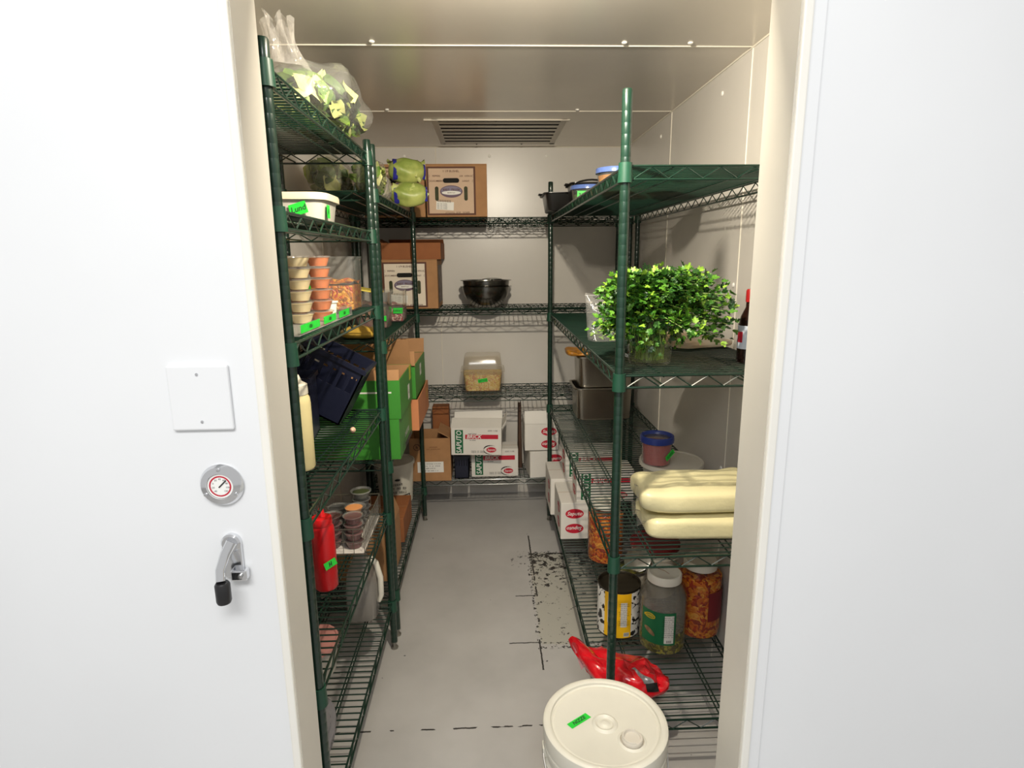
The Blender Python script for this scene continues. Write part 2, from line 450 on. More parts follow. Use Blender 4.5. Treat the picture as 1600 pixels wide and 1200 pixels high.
for i in range(ns):
    yy = gy0 + 0.065 + i*(gy1-gy0-0.11)/(ns-1)
    M = Matrix.Translation((0, yy, -0.0032)) @ Matrix.Rotation(math.radians(-1), 4, 'X')
    MB().box(gx0+0.06, gx1-0.035, -0.017, 0.017, -0.001, 0.001, M).build('slat', vent_m, vt)
for x, y in ((-0.05, gy1-0.015), (0.2, gy1-0.015), (0.05, gy0+0.018)):
    MB().lathe([(0.005, 0), (0.004, -0.003), (0, -0.0035)], 8, c=(x, y, zz-0.001)).build('screw', ink, vt)

# bulkhead lamp over the door, just above the picture
lamp = thing('bulkhead_lamp', 'round bulkhead lamp in a wire guard inside above the door', 'lamp', (BULB[0], Y1, BULB[2]))
RXL = Matrix.Rotation(-PI/2, 4, 'X')
MB().lathe([(0.0, 0.0), (0.052, 0.0), (0.052, 0.022), (0.046, 0.030), (0.030, 0.032), (0.0, 0.032)], 24, M=RXL).build('base', white_plastic, lamp)
MB().lathe([(0.046, 0.030), (0.047, 0.050), (0.042, 0.068), (0.026, 0.080), (0, 0.084)], 24, M=RXL).build('globe', glass, lamp)
gd = MB()
for k in range(2):
    a = PI/4 + k*PI/2
    gd.tube([(math.cos(a)*r, y, math.sin(a)*r) for r, y in ((0.050, 0.020), (0.052, 0.055), (0.030, 0.084), (0, 0.089), (-0.030, 0.084), (-0.052, 0.055), (-0.050, 0.020))], 0.0012, 5)
gd.build('wire_guard', steel, lamp)

# ------------------------------------------------------------------ wire shelving
foot_m = mat('foot_metal', srgb(150, 148, 140), 0.35, 0.8)
PR = 0.0127
def post_mesh(h):
    prof = [(PR*0.6, 0.028), (PR, 0.03)]
    z = 0.05
    while z < h-0.03:
        prof += [(PR, z), (PR*0.975, z+0.0016), (PR*0.975, z+0.0020), (PR, z+0.0036)]
        z += 0.0254
    prof += [(PR, h-0.004), (PR*0.85, h-0.0005), (0, h)]
    return MB().lathe(prof, 12)
post_cache = {}
def wire_unit(name, label, x0, x1, y0, y1, levels, h=1.88, long='y', dev=None):
    u = thing(name, label, 'shelving', ((x0+x1)/2, (y0+y1)/2, 0))
    cx, cy = (x0+x1)/2, (y0+y1)/2
    X0, X1_, Y0_, Y1_ = x0-cx, x1-cx, y0-cy, y1-cy
    pm = fm = None
    for px, py in ((X0, Y0_), (X1_, Y0_), (X0, Y1_), (X1_, Y1_)):
        if pm is None:
            p = post_mesh(h).build('post', green_epoxy, u); pm = p.data
            f_ = MB().lathe([(0, 0), (0.014, 0), (0.0145, 0.006), (0.006, 0.009), (0.006, 0.026), (0.0125, 0.027), (0.0125, 0.03)], 12).build('leveling_foot', foot_m, p); fm = f_.data
        else:
            p = bpy.data.objects.new('post', pm); COL.objects.link(p); p.parent = u
            f_ = bpy.data.objects.new('leveling_foot', fm); COL.objects.link(f_); f_.parent = p
        p.location = (px, py, 0)
    hx, hy = X1_, Y1_
    drop, rr = 0.034, 0.0032
    # frame of one shelf (origin at deck top)
    fr = MB()
    for z in (-rr, -drop):
        fr.tube([(-hx, -hy, z), (hx, -hy, z)], rr, 6).tube([(-hx, hy, z), (hx, hy, z)], rr, 6)
        fr.tube([(-hx, -hy, z), (-hx, hy, z)], rr, 6).tube([(hx, -hy, z), (hx, hy, z)], rr, 6)
    def zig(a, b):
        a, b = Vector(a), Vector(b); L = (b-a).length; n = max(3, round(L/0.043)); d = (b-a)/n
        pts = []
        for i in range(n+1):
            q = a + d*i
            pts.append((q.x, q.y, -rr-0.002 if i % 2 else -drop+0.002))
        fr.tube(pts, 0.0022, 4)
    e = 0.022
    zig((-hx+e, -hy, 0), (hx-e, -hy, 0)); zig((-hx+e, hy, 0), (hx-e, hy, 0))
    zig((-hx, -hy+e, 0), (-hx, hy-e, 0)); zig((hx, -hy+e, 0), (hx, hy-e, 0))
    dk = MB(); wr_ = 0.0022
    if long == 'y':
        n = int(round((2*hy-0.03)/0.0254))
        for i in range(n+1):
            yy = -hy+0.015 + i*(2*hy-0.03)/n
            dk.tube([(-hx, yy, -wr_+0.0005), (hx, yy, -wr_+0.0005)], wr_, 5, cap=False)
        for q in (-1/3, 1/3):
            for z in (-0.006, -drop+0.004):
                dk.tube([(q*2*hx*0.75, -hy, z), (q*2*hx*0.75, hy, z)], 0.0026, 5)
    else:
        n = int(round((2*hx-0.03)/0.0254))
        for i in range(n+1):
            xx = -hx+0.015 + i*(2*hx-0.03)/n
            dk.tube([(xx, -hy, -wr_+0.0005), (xx, hy, -wr_+0.0005)], wr_, 5, cap=False)
        for q in (-1/3, 1/3):
            for z in (-0.006, -drop+0.004):
                dk.tube([(-hx, q*2*hy*0.75, z), (hx, q*2*hy*0.75, z)], 0.0026, 5)
            pts = []
            nz = int(2*hx/0.05)
            for i in range(nz+1): pts.append((-hx+i*2*hx/nz, q*2*hy*0.75, -0.008 if i % 2 else -drop+0.006))
            dk.tube(pts, 0.0018, 4)
    cl = MB().lathe([(PR+0.0005, -0.042), (0.0185, -0.042), (0.0165, 0.004), (PR+0.0005, 0.004)], 14)
    S = D = C = None
    for z in levels:
        if S is None:
            s = fr.build('shelf', green_epoxy, u); S = s.data
            d = tag(dk.build('wire_deck', green_epoxy, s), kind='stuff'); D = d.data
        else:
            s = bpy.data.objects.new('shelf', S); COL.objects.link(s); s.parent = u
            d = bpy.data.objects.new('wire_deck', D); COL.objects.link(d); d.parent = s; tag(d, kind='stuff')
        s.location = (0, 0, z)
        for px, py in ((X0, Y0_), (X1_, Y0_), (X0, Y1_), (X1_, Y1_)):
            if C is None: c = cl.build('collar', collar_green, s); C = c.data
            else: c = bpy.data.objects.new('collar', C); COL.objects.link(c); c.parent = s
            c.location = (px, py, 0)
    return u

LA = [1.840, 1.590, 1.335, 0.970, 0.568, 0.205]
LB = [1.730, 1.200, 0.740, 0.200]
LC = [1.712, 1.200, 0.690, 0.165]
LD = [1.710, 1.225, 0.735, 0.230]
AX0, AX1 = -0.705, -0.391
CX0, CX1 = 0.333, 0.795
wire_unit('wire_shelving_unit', 'green wire shelving unit on the left nearest the door, six shelves', AX0, AX1, 1.164, 2.088, LA)
wire_unit('wire_shelving_unit', 'green wire shelving unit on the left behind the first, holding the green cartons', AX0, AX1, 2.171, 3.255, LB)
wire_unit('wire_shelving_unit', 'long green wire shelving unit along the right wall, holding jars and cilantro', CX0, CX1, 1.485, 3.215, LC)
wire_unit('wire_shelving_unit', 'dark green wire shelving unit across the back wall, holding steel bowls', -0.69, 0.775, 3.295, 3.60, LD, long='x')
from mathutils import noise as mnoise
# ------------------------------------------------------------------ generic builders
def nz(p, s, amp):
    return mnoise.noise(Vector(p)*s)*amp
def pillow(a, b, c, e1=0.6, e2=0.5, nu=28, nv=14, wr=0.0, ws=14.0, seed=0.0):
    """a soft bag: superellipsoid of half sizes a,b,c sitting on z=0, wrinkled"""
    def sg(v, e): return math.copysign(abs(v)**e, v)
    def fn(u, v):
        th = u*2*PI; ph = (v-0.5)*PI
        x = a*sg(math.cos(ph), e1)*sg(math.cos(th), e2); y = b*sg(math.cos(ph), e1)*sg(math.sin(th), e2); z = c*sg(math.sin(ph), e1)+c
        k = nz((x+seed, y, z), ws, wr)
        return (x*(1+k*0.5), y*(1+k*0.5), max(0.0005, z*(1+k)))
    return MB().grid(fn, nu, nv, wrapu=True)
def ribbon_label(mb, r, a0, a1, z0, z1, seg=14, c=(0, 0)):
    """paper label wrapped round a cylinder, angles in degrees (270 faces the camera)"""
    def fn(u, v):
        a = math.radians(a0+(a1-a0)*u); return (c[0]+r*math.cos(a), c[1]+r*math.sin(a), z0+(z1-z0)*v)
    return mb.grid(fn, seg, 1)
def wrap_text(s, size, r, adeg, z, material, parent, **k):
    """small lettering on a cylinder side: flat piece tangent to it"""
    a = math.radians(adeg)
    n = Vector((math.cos(a), math.sin(a), 0)); right = Vector((-math.sin(a), math.cos(a), 0))
    M = face_M(n*r + Vector((0, 0, z)), right, (0, 0, 1))
    return text(s, size, M, material, parent, **k)
def tape(parent, M, w, h, s=None, size=0.012, material=None, seed=0):
    """a torn piece of green tape; M places its plane"""
    rnd = random.Random(seed)
    n = 6; mb = MB(); top = []; bot = []
    for i in range(n+1):
        x = -w/2 + w*i/n
        j = (rnd.random()-0.5)*0.002
        top.append(M @ Vector((x+j, h/2, 0.0006))); bot.append(M @ Vector((x-j, -h/2, 0.0006)))
    for i in range(n): mb.quad(bot[i], bot[i+1], top[i+1], top[i])
    t = mb.build('tape_label', material or tape_green, parent)
    if s: text(s, size, M @ Matrix.Translation((0, 0, 0.0011)), ink, parent, name='handwriting', shear=0.2, bold=0.0003)
    return t
def tub(name, label, cat, loc, r0, r1, h, body, lid=None, lid_h=0.012, lid_r=None, fill=None, fill_h=0.6, sq=0.0, sx=1.0, sy=1.0, group=None, rz=0.0, seg=28, thick=0.0012, lid_recess=0.004):
    t = thing(name, label, cat, loc, rz, group)
    MB().lathe([(0, 0.001), (r0*0.92, 0.001), (r0, 0.005), (r1, h), (r1+0.003, h), (r1+0.003, h-0.004), (r1-thick, h-0.001), (r0-thick, 0.007), (0, 0.004)], seg, sq=sq, sx=sx, sy=sy).build('body', body, t)
    if fill:
        rf = r0+(r1-r0)*fill_h
        mb = MB().lathe([(0, 0.005), (r0-0.004, 0.006), (rf-0.003, h*fill_h), (rf*0.5, h*fill_h+0.002), (0, h*fill_h+0.003)], seg, sq=sq, sx=sx, sy=sy)
        mb.build('contents', fill, t)
    if lid:
        R = lid_r or r1+0.005
        MB().lathe([(r1-0.002, h-0.003), (R, h-0.004), (R, h+lid_h*0.7), (R-0.002, h+lid_h), (R-0.007, h+lid_h), (R-0.010, h+lid_h-lid_recess), (0, h+lid_h-lid_recess)], seg, sq=sq, sx=sx, sy=sy).build('lid', lid, t)
    return t

# ------------------------------------------------------------------ cartons
def oval(parent, c, right, up, w, h, material=red_print, name='oval_print', seg=28):
    M = face_M(c, right, up); mb = MB()
    mb.quad(*[M @ Vector((w/2*math.cos(2*PI*k/seg), h/2*math.sin(2*PI*k/seg), 0)) for k in range(seg)])
    return mb.build(name, material, parent)
def rect(parent, c, right, up, w, h, material, name='print_panel'):
    M = face_M(c, right, up)
    return MB().quad(*[M @ Vector(p) for p in ((-w/2, -h/2, 0), (w/2, -h/2, 0), (w/2, h/2, 0), (-w/2, h/2, 0))]).build(name, material, parent)
FX, FZ = (1, 0, 0), (0, 0, 1)
def end_ovals(b, c, right, up, w):
    """two ovals one above the other, the lower one upside down"""
    r, u = Vector(right), Vector(up); n = r.cross(u)
    for s, rr, uu in ((1, r, u), (-1, -r, -u)):
        p = Vector(c) + u*s*0.038 + n*0.0005
        oval(b, p, rr, uu, w, w*0.56)
        text('Saputo', w*0.30, face_M(p+n*0.0005, rr, uu), white_print, b, shear=0.25, bold=0.0004)
def cheese_carton(label, loc, rz=0.0, w=0.275, d=0.14, h=0.17, face='brick', group=None, flap=None, tilt=None, left_ovals=True, right_open=False):
    t = thing('cheese_carton', label, 'carton', loc, rz, group, rot=tilt)
    b = MB().box(-w/2, w/2, -d/2, d/2, 0, h).build('body', carton_white, t, bevel=0.002)
    f = -d/2-0.0006
    if face == 'brick':
        rect(b, (-w/2+0.045, f, h*0.50), FX, FZ, 0.046, h*0.86, green_print)
        text('SAPUTO', 0.041, face_M((-w/2+0.046, f-0.0005, h*0.49), FZ, (-1, 0, 0)), white_print, b, bold=0.0006, shear=-0.15 if False else 0.12, sx=0.86)
        rect(b, (w/2-0.112, f, h*0.68), FX, FZ, 0.186, h*0.16, red_print)
        text('BRICK', 0.030, face_M((w/2-0.198, f-0.0005, h*0.68), FX, FZ), white_print, b, bold=0.0006, shear=0.25, align='LEFT')
        text('~MOZZARELLA', 0.0085, face_M((w/2-0.19, f-0.0002, h*0.79), FX, FZ), ink, b, align='LEFT')
        text('~FROMAGE', 0.0085, face_M((w/2-0.18, f-0.0002, h*0.555), FX, FZ), ink, b, align='LEFT')
        text('6000 11/08', 0.012, face_M((w/2-0.05, f-0.0002, h*0.90), FX, FZ), ink, b)
        text('~PRODUCT OF CANADA', 0.0075, face_M((w/2-0.135, f-0.0002, h*0.15), FX, FZ), ink, b)
        text('~PRODUIT DU CANADA', 0.0075, face_M((w/2-0.135, f-0.0002, h*0.10), FX, FZ), ink, b)
        # swoosh round a small red oval
        oval(b, (w/2-0.058, f, h*0.20), FX, FZ, 0.056, 0.032)
        text('Saputo', 0.016, face_M((w/2-0.058, f-0.0005, h*0.20), FX, FZ), white_print, b, shear=0.25, bold=0.0002)
        sw = MB(); pts = []
        for k in range(13):
            a = math.radians(60+k*18); pts.append((w/2-0.06+0.042*math.cos(a), f-0.0002, h*0.20+0.026*math.sin(a)))
        for k in range(12):
            p, q = Vector(pts[k]), Vector(pts[k+1]); wd = 0.0045*math.sin((k+0.5)/12*PI)
            sw.quad(p+Vector((0, 0, -wd)), q+Vector((0, 0, -wd)), q+Vector((0, 0, wd)), p+Vector((0, 0, wd)))
        sw.build('swoosh_print', ink, b)
        if left_ovals: end_ovals(b, (-w/2, 0, h/2), (0, -1, 0), FZ, 0.088)
    elif face == 'end':
        end_ovals(b, (0, -d/2, h/2), FX, FZ, 0.088)
        end_ovals(b, (-w/2, -d/2+0.09, h/2), (0, -1, 0), FZ, 0.088)
    elif face == 'side':
        end_ovals(b, (w/2-0.055, -d/2, h/2-0.005), FX, FZ, 0.09)
    # seam of the lid flaps
    MB().box(-w/2+0.001, w/2-0.001, -0.0008, 0.0008, h-0.0002, h+0.0005).build('lid_seam', kraft, b)
    if flap:
        for (ax, ang, ln) in flap:
            mb = MB()
            if ax == 'f':     # front edge flap
                M = Matrix.Translation((0, -d/2, h)) @ Matrix.Rotation(math.radians(ang), 4, 'X'); mb.box(-w/2, w/2, 0, ln, 0, 0.003, M)
            elif ax == 'b':
                M = Matrix.Translation((0, d/2, h)) @ Matrix.Rotation(math.radians(-ang), 4, 'X'); mb.box(-w/2, w/2, -ln, 0, 0, 0.003, M)
            elif ax == 'r':
                M = Matrix.Translation((w/2, 0, h)) @ Matrix.Rotation(math.radians(ang), 4, 'Y'); mb.box(-ln, 0, -d/2, d/2, 0, 0.003, M)
            else:
                M = Matrix.Translation((-w/2, 0, h)) @ Matrix.Rotation(math.radians(-ang), 4, 'Y'); mb.box(0, ln, -d/2, d/2, 0, 0.003, M)
            mb.build('flap', carton_white, t)
    return t
def box_open(name, label, loc, w, d, h, material, inner=None, rz=0.0, flaps=(), th=0.004, cat='carton', group=None, tilt=None):
    """open-topped carton with board thickness; flaps = (side, angle from vertical outwards, length)"""
    t = thing(name, label, cat, loc, rz, group, rot=tilt)
    mb = MB().box(-w/2, w/2, -d/2, -d/2+th, 0, h).box(-w/2, w/2, d/2-th, d/2, 0, h).box(-w/2, -w/2+th, -d/2+th, d/2-th, 0, h).box(w/2-th, w/2, -d/2+th, d/2-th, 0, h).box(-w/2+th, w/2-th, -d/2+th, d/2-th, 0, th)
    b = mb.build('body', material, t)
    if inner:
        e = th+0.0008
        MB().box(-w/2+th, w/2-th, -d/2+th, -d/2+e, th, h-0.001).box(-w/2+th, w/2-th, d/2-e, d/2-th, th, h-0.001).box(-w/2+th, -w/2+e, -d/2+e, d/2-e, th, h-0.001).box(w/2-e, w/2-th, -d/2+e, d/2-e, th, h-0.001).build('lining', inner, t)
    for sd, ang, ln in flaps:
        f = MB(); a = math.radians(ang)
        if sd == 'f': M = Matrix.Translation((0, -d/2, h)) @ Matrix.Rotation(a, 4, 'X'); f.box(-w/2+0.002, w/2-0.002, 0, 0.003, 0, ln, M)
        if sd == 'b': M = Matrix.Translation((0, d/2, h)) @ Matrix.Rotation(-a, 4, 'X'); f.box(-w/2+0.002, w/2-0.002, -0.003, 0, 0, ln, M)
        if sd == 'r': M = Matrix.Translation((w/2, 0, h)) @ Matrix.Rotation(a, 4, 'Y'); f.box(-0.003, 0, -d/2+0.002, d/2-0.002, 0, ln, M)
        if sd == 'l': M = Matrix.Translation((-w/2, 0, h)) @ Matrix.Rotation(-a, 4, 'Y'); f.box(0, 0.003, -d/2+0.002, d/2-0.002, 0, ln, M)
        f.build('flap', inner or material, t)
    return t

# ------------------------------------------------------------------ kitchen side of the front wall
zf = Y0
pl = thing('switch_plate', 'white rectangular plate on the outside wall above the dial thermometer', 'plate', (-0.478, zf, 1.275))
MB().box(-0.05, 0.05, -0.008, 0, -0.055, 0.055).build('cover', ext, pl, bevel=0.003)
for s in (-1, 1): MB().lathe([(0.003, 0), (0.0025, 0.0012), (0, 0.0014)], 8, M=Matrix.Translation((0, -0.008, s*0.04)) @ Matrix.Rotation(PI/2, 4, 'X')).build('screw', chrome, pl)
th = thing('dial_thermometer', 'round chrome dial thermometer with a red ring beside the door frame', 'thermometer', (-0.460, zf, 1.122))
RX = Matrix.Rotation(PI/2, 4, 'X')
MB().lathe([(0, 0), (0.036, 0), (0.037, 0.004), (0.033, 0.010), (0.0225, 0.013), (0.022, 0.010), (0, 0.010)], 32, M=RX).build('bezel', chrome, th)
MB().lathe([(0, 0.0105), (0.0215, 0.0105)], 32, M=RX).build('dial_face', mat('dial_white', srgb(240, 240, 236), 0.4), th)
MB().lathe([(0.016, 0.011), (0.0185, 0.011)], 32, M=RX).build('red_ring', red_print, th)
for k in range(3):
    a = math.radians(-30+120*k)
    MB().lathe([(0.0035, 0), (0.003, 0.0025), (0, 0.003)], 10, M=Matrix.Translation((0.029*math.cos(a), -0.0105, 0.029*math.sin(a))) @ RX).build('screw', chrome, th)
MB().box(-0.001, 0.001, -0.0118, -0.0112, -0.003, 0.015, Matrix.Rotation(0.8, 4, 'Y')).build('needle', ink, th)
for k in range(9):
    a = math.radians(225-33.75*k)
    text(str(-40+20*k), 0.0045, face_M((0.0125*math.cos(a), -0.0108, 0.0125*math.sin(a)), FX, FZ), ink, th, name='numeral')
lt = thing('door_latch', 'chrome door latch strike with a black roller below the dial thermometer', 'latch', (-0.455, zf, 0.985))
MB().lathe([(0, 0), (0.017, 0), (0.017, 0.008), (0.014, 0.011), (0, 0.011)], 20, M=Matrix.Translation((0, 0, 0.03)) @ RX).build('mount_plate', chrome, lt)
MB().box(-0.017, 0.017, -0.008, 0, -0.035, 0.03).build('mount_bar', chrome, lt, bevel=0.003)
MB().tube([(0.004, -0.012, 0.035), (-0.004, -0.022, 0.018), (-0.010, -0.035, -0.005), (-0.008, -0.042, -0.022)], [0.010, 0.009, 0.008, 0.008], 10).build('strike_arm', chrome, lt)
MB().box(-0.002, 0.026, -0.020, -0.003, -0.036, -0.016).build('bracket', chrome, lt, bevel=0.003)
MB().lathe([(0.004, 0.0), (0.004, 0.004), (0, 0.0045)], 10, M=Matrix.Translation((0.016, -0.02, -0.026)) @ RX).build('bolt', steel, lt)
MB().lathe([(0, -0.062), (0.011, -0.062), (0.0125, -0.058), (0.0125, -0.028), (0.010, -0.024), (0, -0.024)], 16, c=(-0.006, -0.042, 0)).build('roller', black_plastic, lt)

# ------------------------------------------------------------------ bucket in the doorway
bk = thing('plastic_bucket', 'large white plastic bucket with a lid and green tape in the doorway', 'bucket', (0.268, 1.243, 0))
bucket_w = mat('bucket_white', srgb(216, 213, 200), 0.4, noise=0.05, nscale=8)
MB().lathe([(0, 0.002), (0.125, 0.002), (0.13, 0.006), (0.143, 0.28), (0.150, 0.285), (0.150, 0.295), (0.1435, 0.30), (0.1435, 0.325), (0.151, 0.33), (0.151, 0.338), (0.1445, 0.342), (0.145, 0.37)], 56).build('body', bucket_w, bk)
lid = MB().lathe([(0.146, 0.345), (0.151, 0.345), (0.1525, 0.375), (0.151, 0.384), (0.147, 0.387), (0.138, 0.387), (0.1335, 0.3845), (0.1325, 0.379), (0.129, 0.3765), (0.125, 0.3775), (0.122, 0.3775), (0.119, 0.3765), (0.032, 0.3765), (0.029, 0.380), (0.025, 0.381), (0.021, 0.379), (0.0185, 0.3765), (0.012, 0.3765), (0.009, 0.379), (0.004, 0.3795), (0, 0.3795)], 56).build('lid', bucket_w, bk)
sp = (0.054, -0.056, 0.3765)
MB().lathe([(0.034, 0), (0.031, 0.003), (0.0285, 0.0035), (0.0275, 0.001), (0.026, 0.001)], 32, c=sp).build('spout_ring', bucket_w, lid)
MB().lathe([(0.025, 0), (0.025, 0.010), (0.0235, 0.012), (0.019, 0.0125), (0.0175, 0.009), (0, 0.0085)], 32, c=sp).build('spout_cap', mat('cap_white', srgb(206, 200, 188), 0.35), lid)
MB().tube([(sp[0]+0.0215*math.cos(a), sp[1]+0.0215*math.sin(a), sp[2]+0.0135) for a in [math.radians(60+q*20) for q in range(12)]], 0.0022, 6).build('pull_ring', MATS['cap_white'], lid)
MB().lathe([(0.0255, 0.0005), (0.0275, 0.0012)], 32, c=sp).build('cap_line', mat('cap_gap', srgb(140, 118, 92), 0.7), lid)  # thin brown ring around the spout cap
tp = Matrix.Translation((-0.062, 0.012, 0.3768)) @ Matrix.Rotation(math.radians(34), 4, 'Z')
tape(lid, tp, 0.062, 0.019, 'NIZZE', 0.014, seed=3)
hp = []
for k in range(25):
    a = PI + k*PI/24
    hp.append((0.153*math.cos(a), 0.153*math.sin(a)-0.004, 0.315-0.10*math.sin(k*PI/24)))
MB().tube(hp, 0.002, 6).build('bail_handle', steel, bk)
for s in (-1, 1): MB().box(s*0.146-0.008, s*0.146+0.008, -0.014, 0.014, 0.298, 0.325).build('handle_ear', bucket_w, bk, bevel=0.003)

# ------------------------------------------------------------------ right unit, bottom shelf
zc4 = LC[3]+0.0008
def gallon_jar(label, loc, contents, cols, r=0.079, h=0.262, fill=0.98, lidm=None, rz=0, group='gallon jars on the right bottom shelf', empty_top=None):
    t = thing('pickle_jar', label, 'jar', loc, rz, group)
    prof = [(0, 0), (r*0.86, 0), (r*0.98, 0.008), (r, 0.02), (r, h*0.70), (r*0.985, h*0.76), (r*0.88, h*0.86), (r*0.70, h*0.92), (r*0.68, h*0.97)]
    MB().lathe(prof, 32).build('jar_body', glass, t)
    fz = h*fill
    pc = [(0, 0.004)] + [(q*0.97, max(0.004, z)) for q, z in prof[1:] if z < fz]
    rr = pc[-1][0] if pc[-1][0] < r*0.9 else r*0.96
    pc += [(rr, fz), (rr*0.6, fz+0.004), (0, fz+0.002)]
    mb = MB().lathe(pc, 32)
    mb.build('contents', chunky(contents, cols, 80), t)
    l = MB().lathe([(r*0.69, h*0.95), (r*0.735, h*0.95), (r*0.74, h*1.03), (r*0.71, h*1.05), (r*0.66, h*1.055), (r*0.64, h*1.05), (0, h*1.05)], 32).build('lid', lidm or white_plastic, t)
    return t
relish = [srgb(92, 86, 36), srgb(128, 118, 48), srgb(70, 66, 34), srgb(150, 140, 60), srgb(84, 74, 50)]
giard = [srgb(196, 96, 28), srgb(214, 130, 40), srgb(168, 56, 26), srgb(206, 112, 34), srgb(140, 48, 24), srgb(220, 150, 60)]
oily = chunky('relish_oil', [srgb(98, 92, 84), srgb(90, 84, 74), srgb(104, 96, 84)], 20, 0.2, 0.1)
pj = gallon_jar('gallon jar with a green label and low pickle relish, right of the cow print can', (0.588, 1.836, zc4), 'relish', relish, fill=0.30)
MB().lathe([(0.0765, 0.080), (0.0765, 0.19), (0.060, 0.232), (0.05, 0.24), (0, 0.24)], 32).build('brine', clear('brine', (0.70, 0.66, 0.60, 1), 0.0, 0.1, 0.35, (0.40, 0.37, 0.33, 1)), pj)
mb = MB(); ribbon_label(mb, 0.0798, 196, 286, 0.045, 0.165, 16); lb = mb.build('label', green_print, pj)
mb = MB(); ribbon_label(mb, 0.0802, 258, 281, 0.052, 0.155, 6); mb.build('nutrition_panel', mat('label_paper', srgb(214, 212, 204), 0.6), lb)
for k in range(11): wrap_text(('~Nutrition Facts' if k == 0 else ('~Ingredients: pickles', '~Valeur nutritive 2%', '~Calories 10  Fat 0 g', '~Sodium 300 mg  12%')[k % 4]), 0.0042, 0.0806, 269.5, 0.149-0.0072*k, ink, lb)
for k in range(9): 
    a = 264+k*1.4
    mb = MB(); ribbon_label(mb, 0.0805, a, a+(0.5 if k % 3 else 0.9), 0.055, 0.064, 1); mb.build('barcode_bar', ink, lb)
MO = Matrix.Translation((0, 0, 0)); a = math.radians(222); nrm = Vector((math.cos(a), math.sin(a), 0)); rg = Vector((-math.sin(a), math.cos(a), 0))
oval(lb, nrm*0.0808+Vector((0, 0, 0.145)), rg, (0, 0, 1), 0.040, 0.020, mat('label_yellow', srgb(222, 186, 30), 0.5))
oval(lb, nrm*0.0810+Vector((0, 0, 0.145)), rg, (0, 0, 1), 0.034, 0.015, green_print)
text('~Bick’s', 0.013, face_M(nrm*0.0813+Vector((0, 0, 0.145)), rg, (0, 0, 1)), MATS['label_yellow'], lb, shear=0.2)
oval(lb, nrm*0.0806+Vector((0, 0, 0.088)), rg+Vector((0, 0, -0.5)), Vector((0, 0, 1)), 0.045, 0.02, mat('label_pickle', srgb(150, 120, 84), 0.5, noise=0.4, nscale=90))
MB().tube([(-0.018, 0.018, 0.2768), (0.0, 0.002, 0.2768), (0.010, -0.020, 0.2768)], 0.0008, 4).build('scratch', kraft_dark, pj)

gj = gallon_jar('gallon jar of orange pickled vegetables with a white lid against the wall', (0.741, 1.915, zc4), 'giardiniera', giard, fill=0.86)
mb = MB(); ribbon_label(mb, 0.0799, 275, 350, 0.075, 0.185, 14); mb.build('label', mat('label_maroon', srgb(120, 28, 36), 0.5), gj)
gallon_jar('gallon jar of orange pickled vegetables beside the cheese cartons, behind the post', (0.508, 2.452, zc4), 'giardiniera', giard, fill=0.82)

# cow print can
cn = thing('food_can', 'opened steel can with a yellow and cow print label by the front post', 'can', (0.4555, 1.935, zc4))
rc, hc = 0.0765, 0.186
MB().lathe([(0, 0.002), (rc*0.93, 0.002), (rc*0.99, 0), (rc, 0.004), (rc-0.001, 0.008)] + [(rc-0.001-(0.0008 if k % 2 else 0), 0.012+k*0.0105) for k in range(16)] + [(rc-0.001, hc-0.006), (rc+0.0008, hc-0.003), (rc+0.0008, hc), (rc-0.0015, hc+0.0005), (rc-0.0035, hc-0.002), (rc-0.004, hc-0.012), (rc-0.010, hc-0.013), (0, hc-0.013)], 40).build('can_body', mat('can_dark', srgb(66, 60, 48), 0.35, 0.7), cn)
def cow_material():
    M = bpy.data.materials.new('cow_print'); M.use_nodes = True; nt = M.node_tree; b = nt.nodes['Principled BSDF']; b.inputs['Roughness'].default_value = 0.45
    tc = nt.nodes.new('ShaderNodeTexCoord'); n = nt.nodes.new('ShaderNodeTexNoise'); n.inputs['Scale'].default_value = 34; n.inputs['Detail'].default_value = 2; n.inputs['Distortion'].default_value = 1.2
    nt.links.new(tc.outputs['Object'], n.inputs['Vector']); r = nt.nodes.new('ShaderNodeValToRGB'); r.color_ramp.interpolation = 'CONSTANT'
    r.color_ramp.elements[0].color = srgb(226, 224, 216); r.color_ramp.elements[1].color = srgb(22, 22, 22); r.color_ramp.elements[1].position = 0.57
    nt.links.new(n.outputs['Fac'], r.inputs[0]); nt.links.new(r.outputs[0], b.inputs['Base Color']); return M
mb = MB(); ribbon_label(mb, rc+0.0004, 0, 360, 0.007, hc-0.008, 48); lb = mb.build('label', cow_material(), cn)
mb = MB(); ribbon_label(mb, rc+0.0007, 218, 292, 0.007, hc-0.008, 14); mb.build('yellow_panel', mat('can_yellow', srgb(238, 184, 14), 0.45), lb)
mb = MB(); ribbon_label(mb, rc+0.0010, 263, 280, 0.05, 0.145, 5); mb.build('nutrition_panel', MATS['label_paper'], lb)
mb = MB(); ribbon_label(mb, rc+0.0010, 228, 238, 0.06, 0.145, 5); mb.build('nutrition_panel', MATS['label_paper'], lb)
for k in range(12): wrap_text(('~Nutrition Facts', '~Valeur nutritive', '~Per 125 mL', '~Calories 120', '~Fat / Lipides 1 g')[k % 5], 0.0040, rc+0.0014, 271.5, 0.140-0.0073*k, ink, lb)
mb = MB(); ribbon_label(mb, rc+0.0010, 272, 287, 0.012, 0.028, 4); mb.build('barcode_patch', MATS['label_paper'], lb)
for k in range(10):
    a = 273+k*1.35
    mb = MB(); ribbon_label(mb, rc+0.0013, a, a+(0.5 if k % 3 else 0.9), 0.015, 0.027, 1); mb.build('barcode_bar', ink, lb)

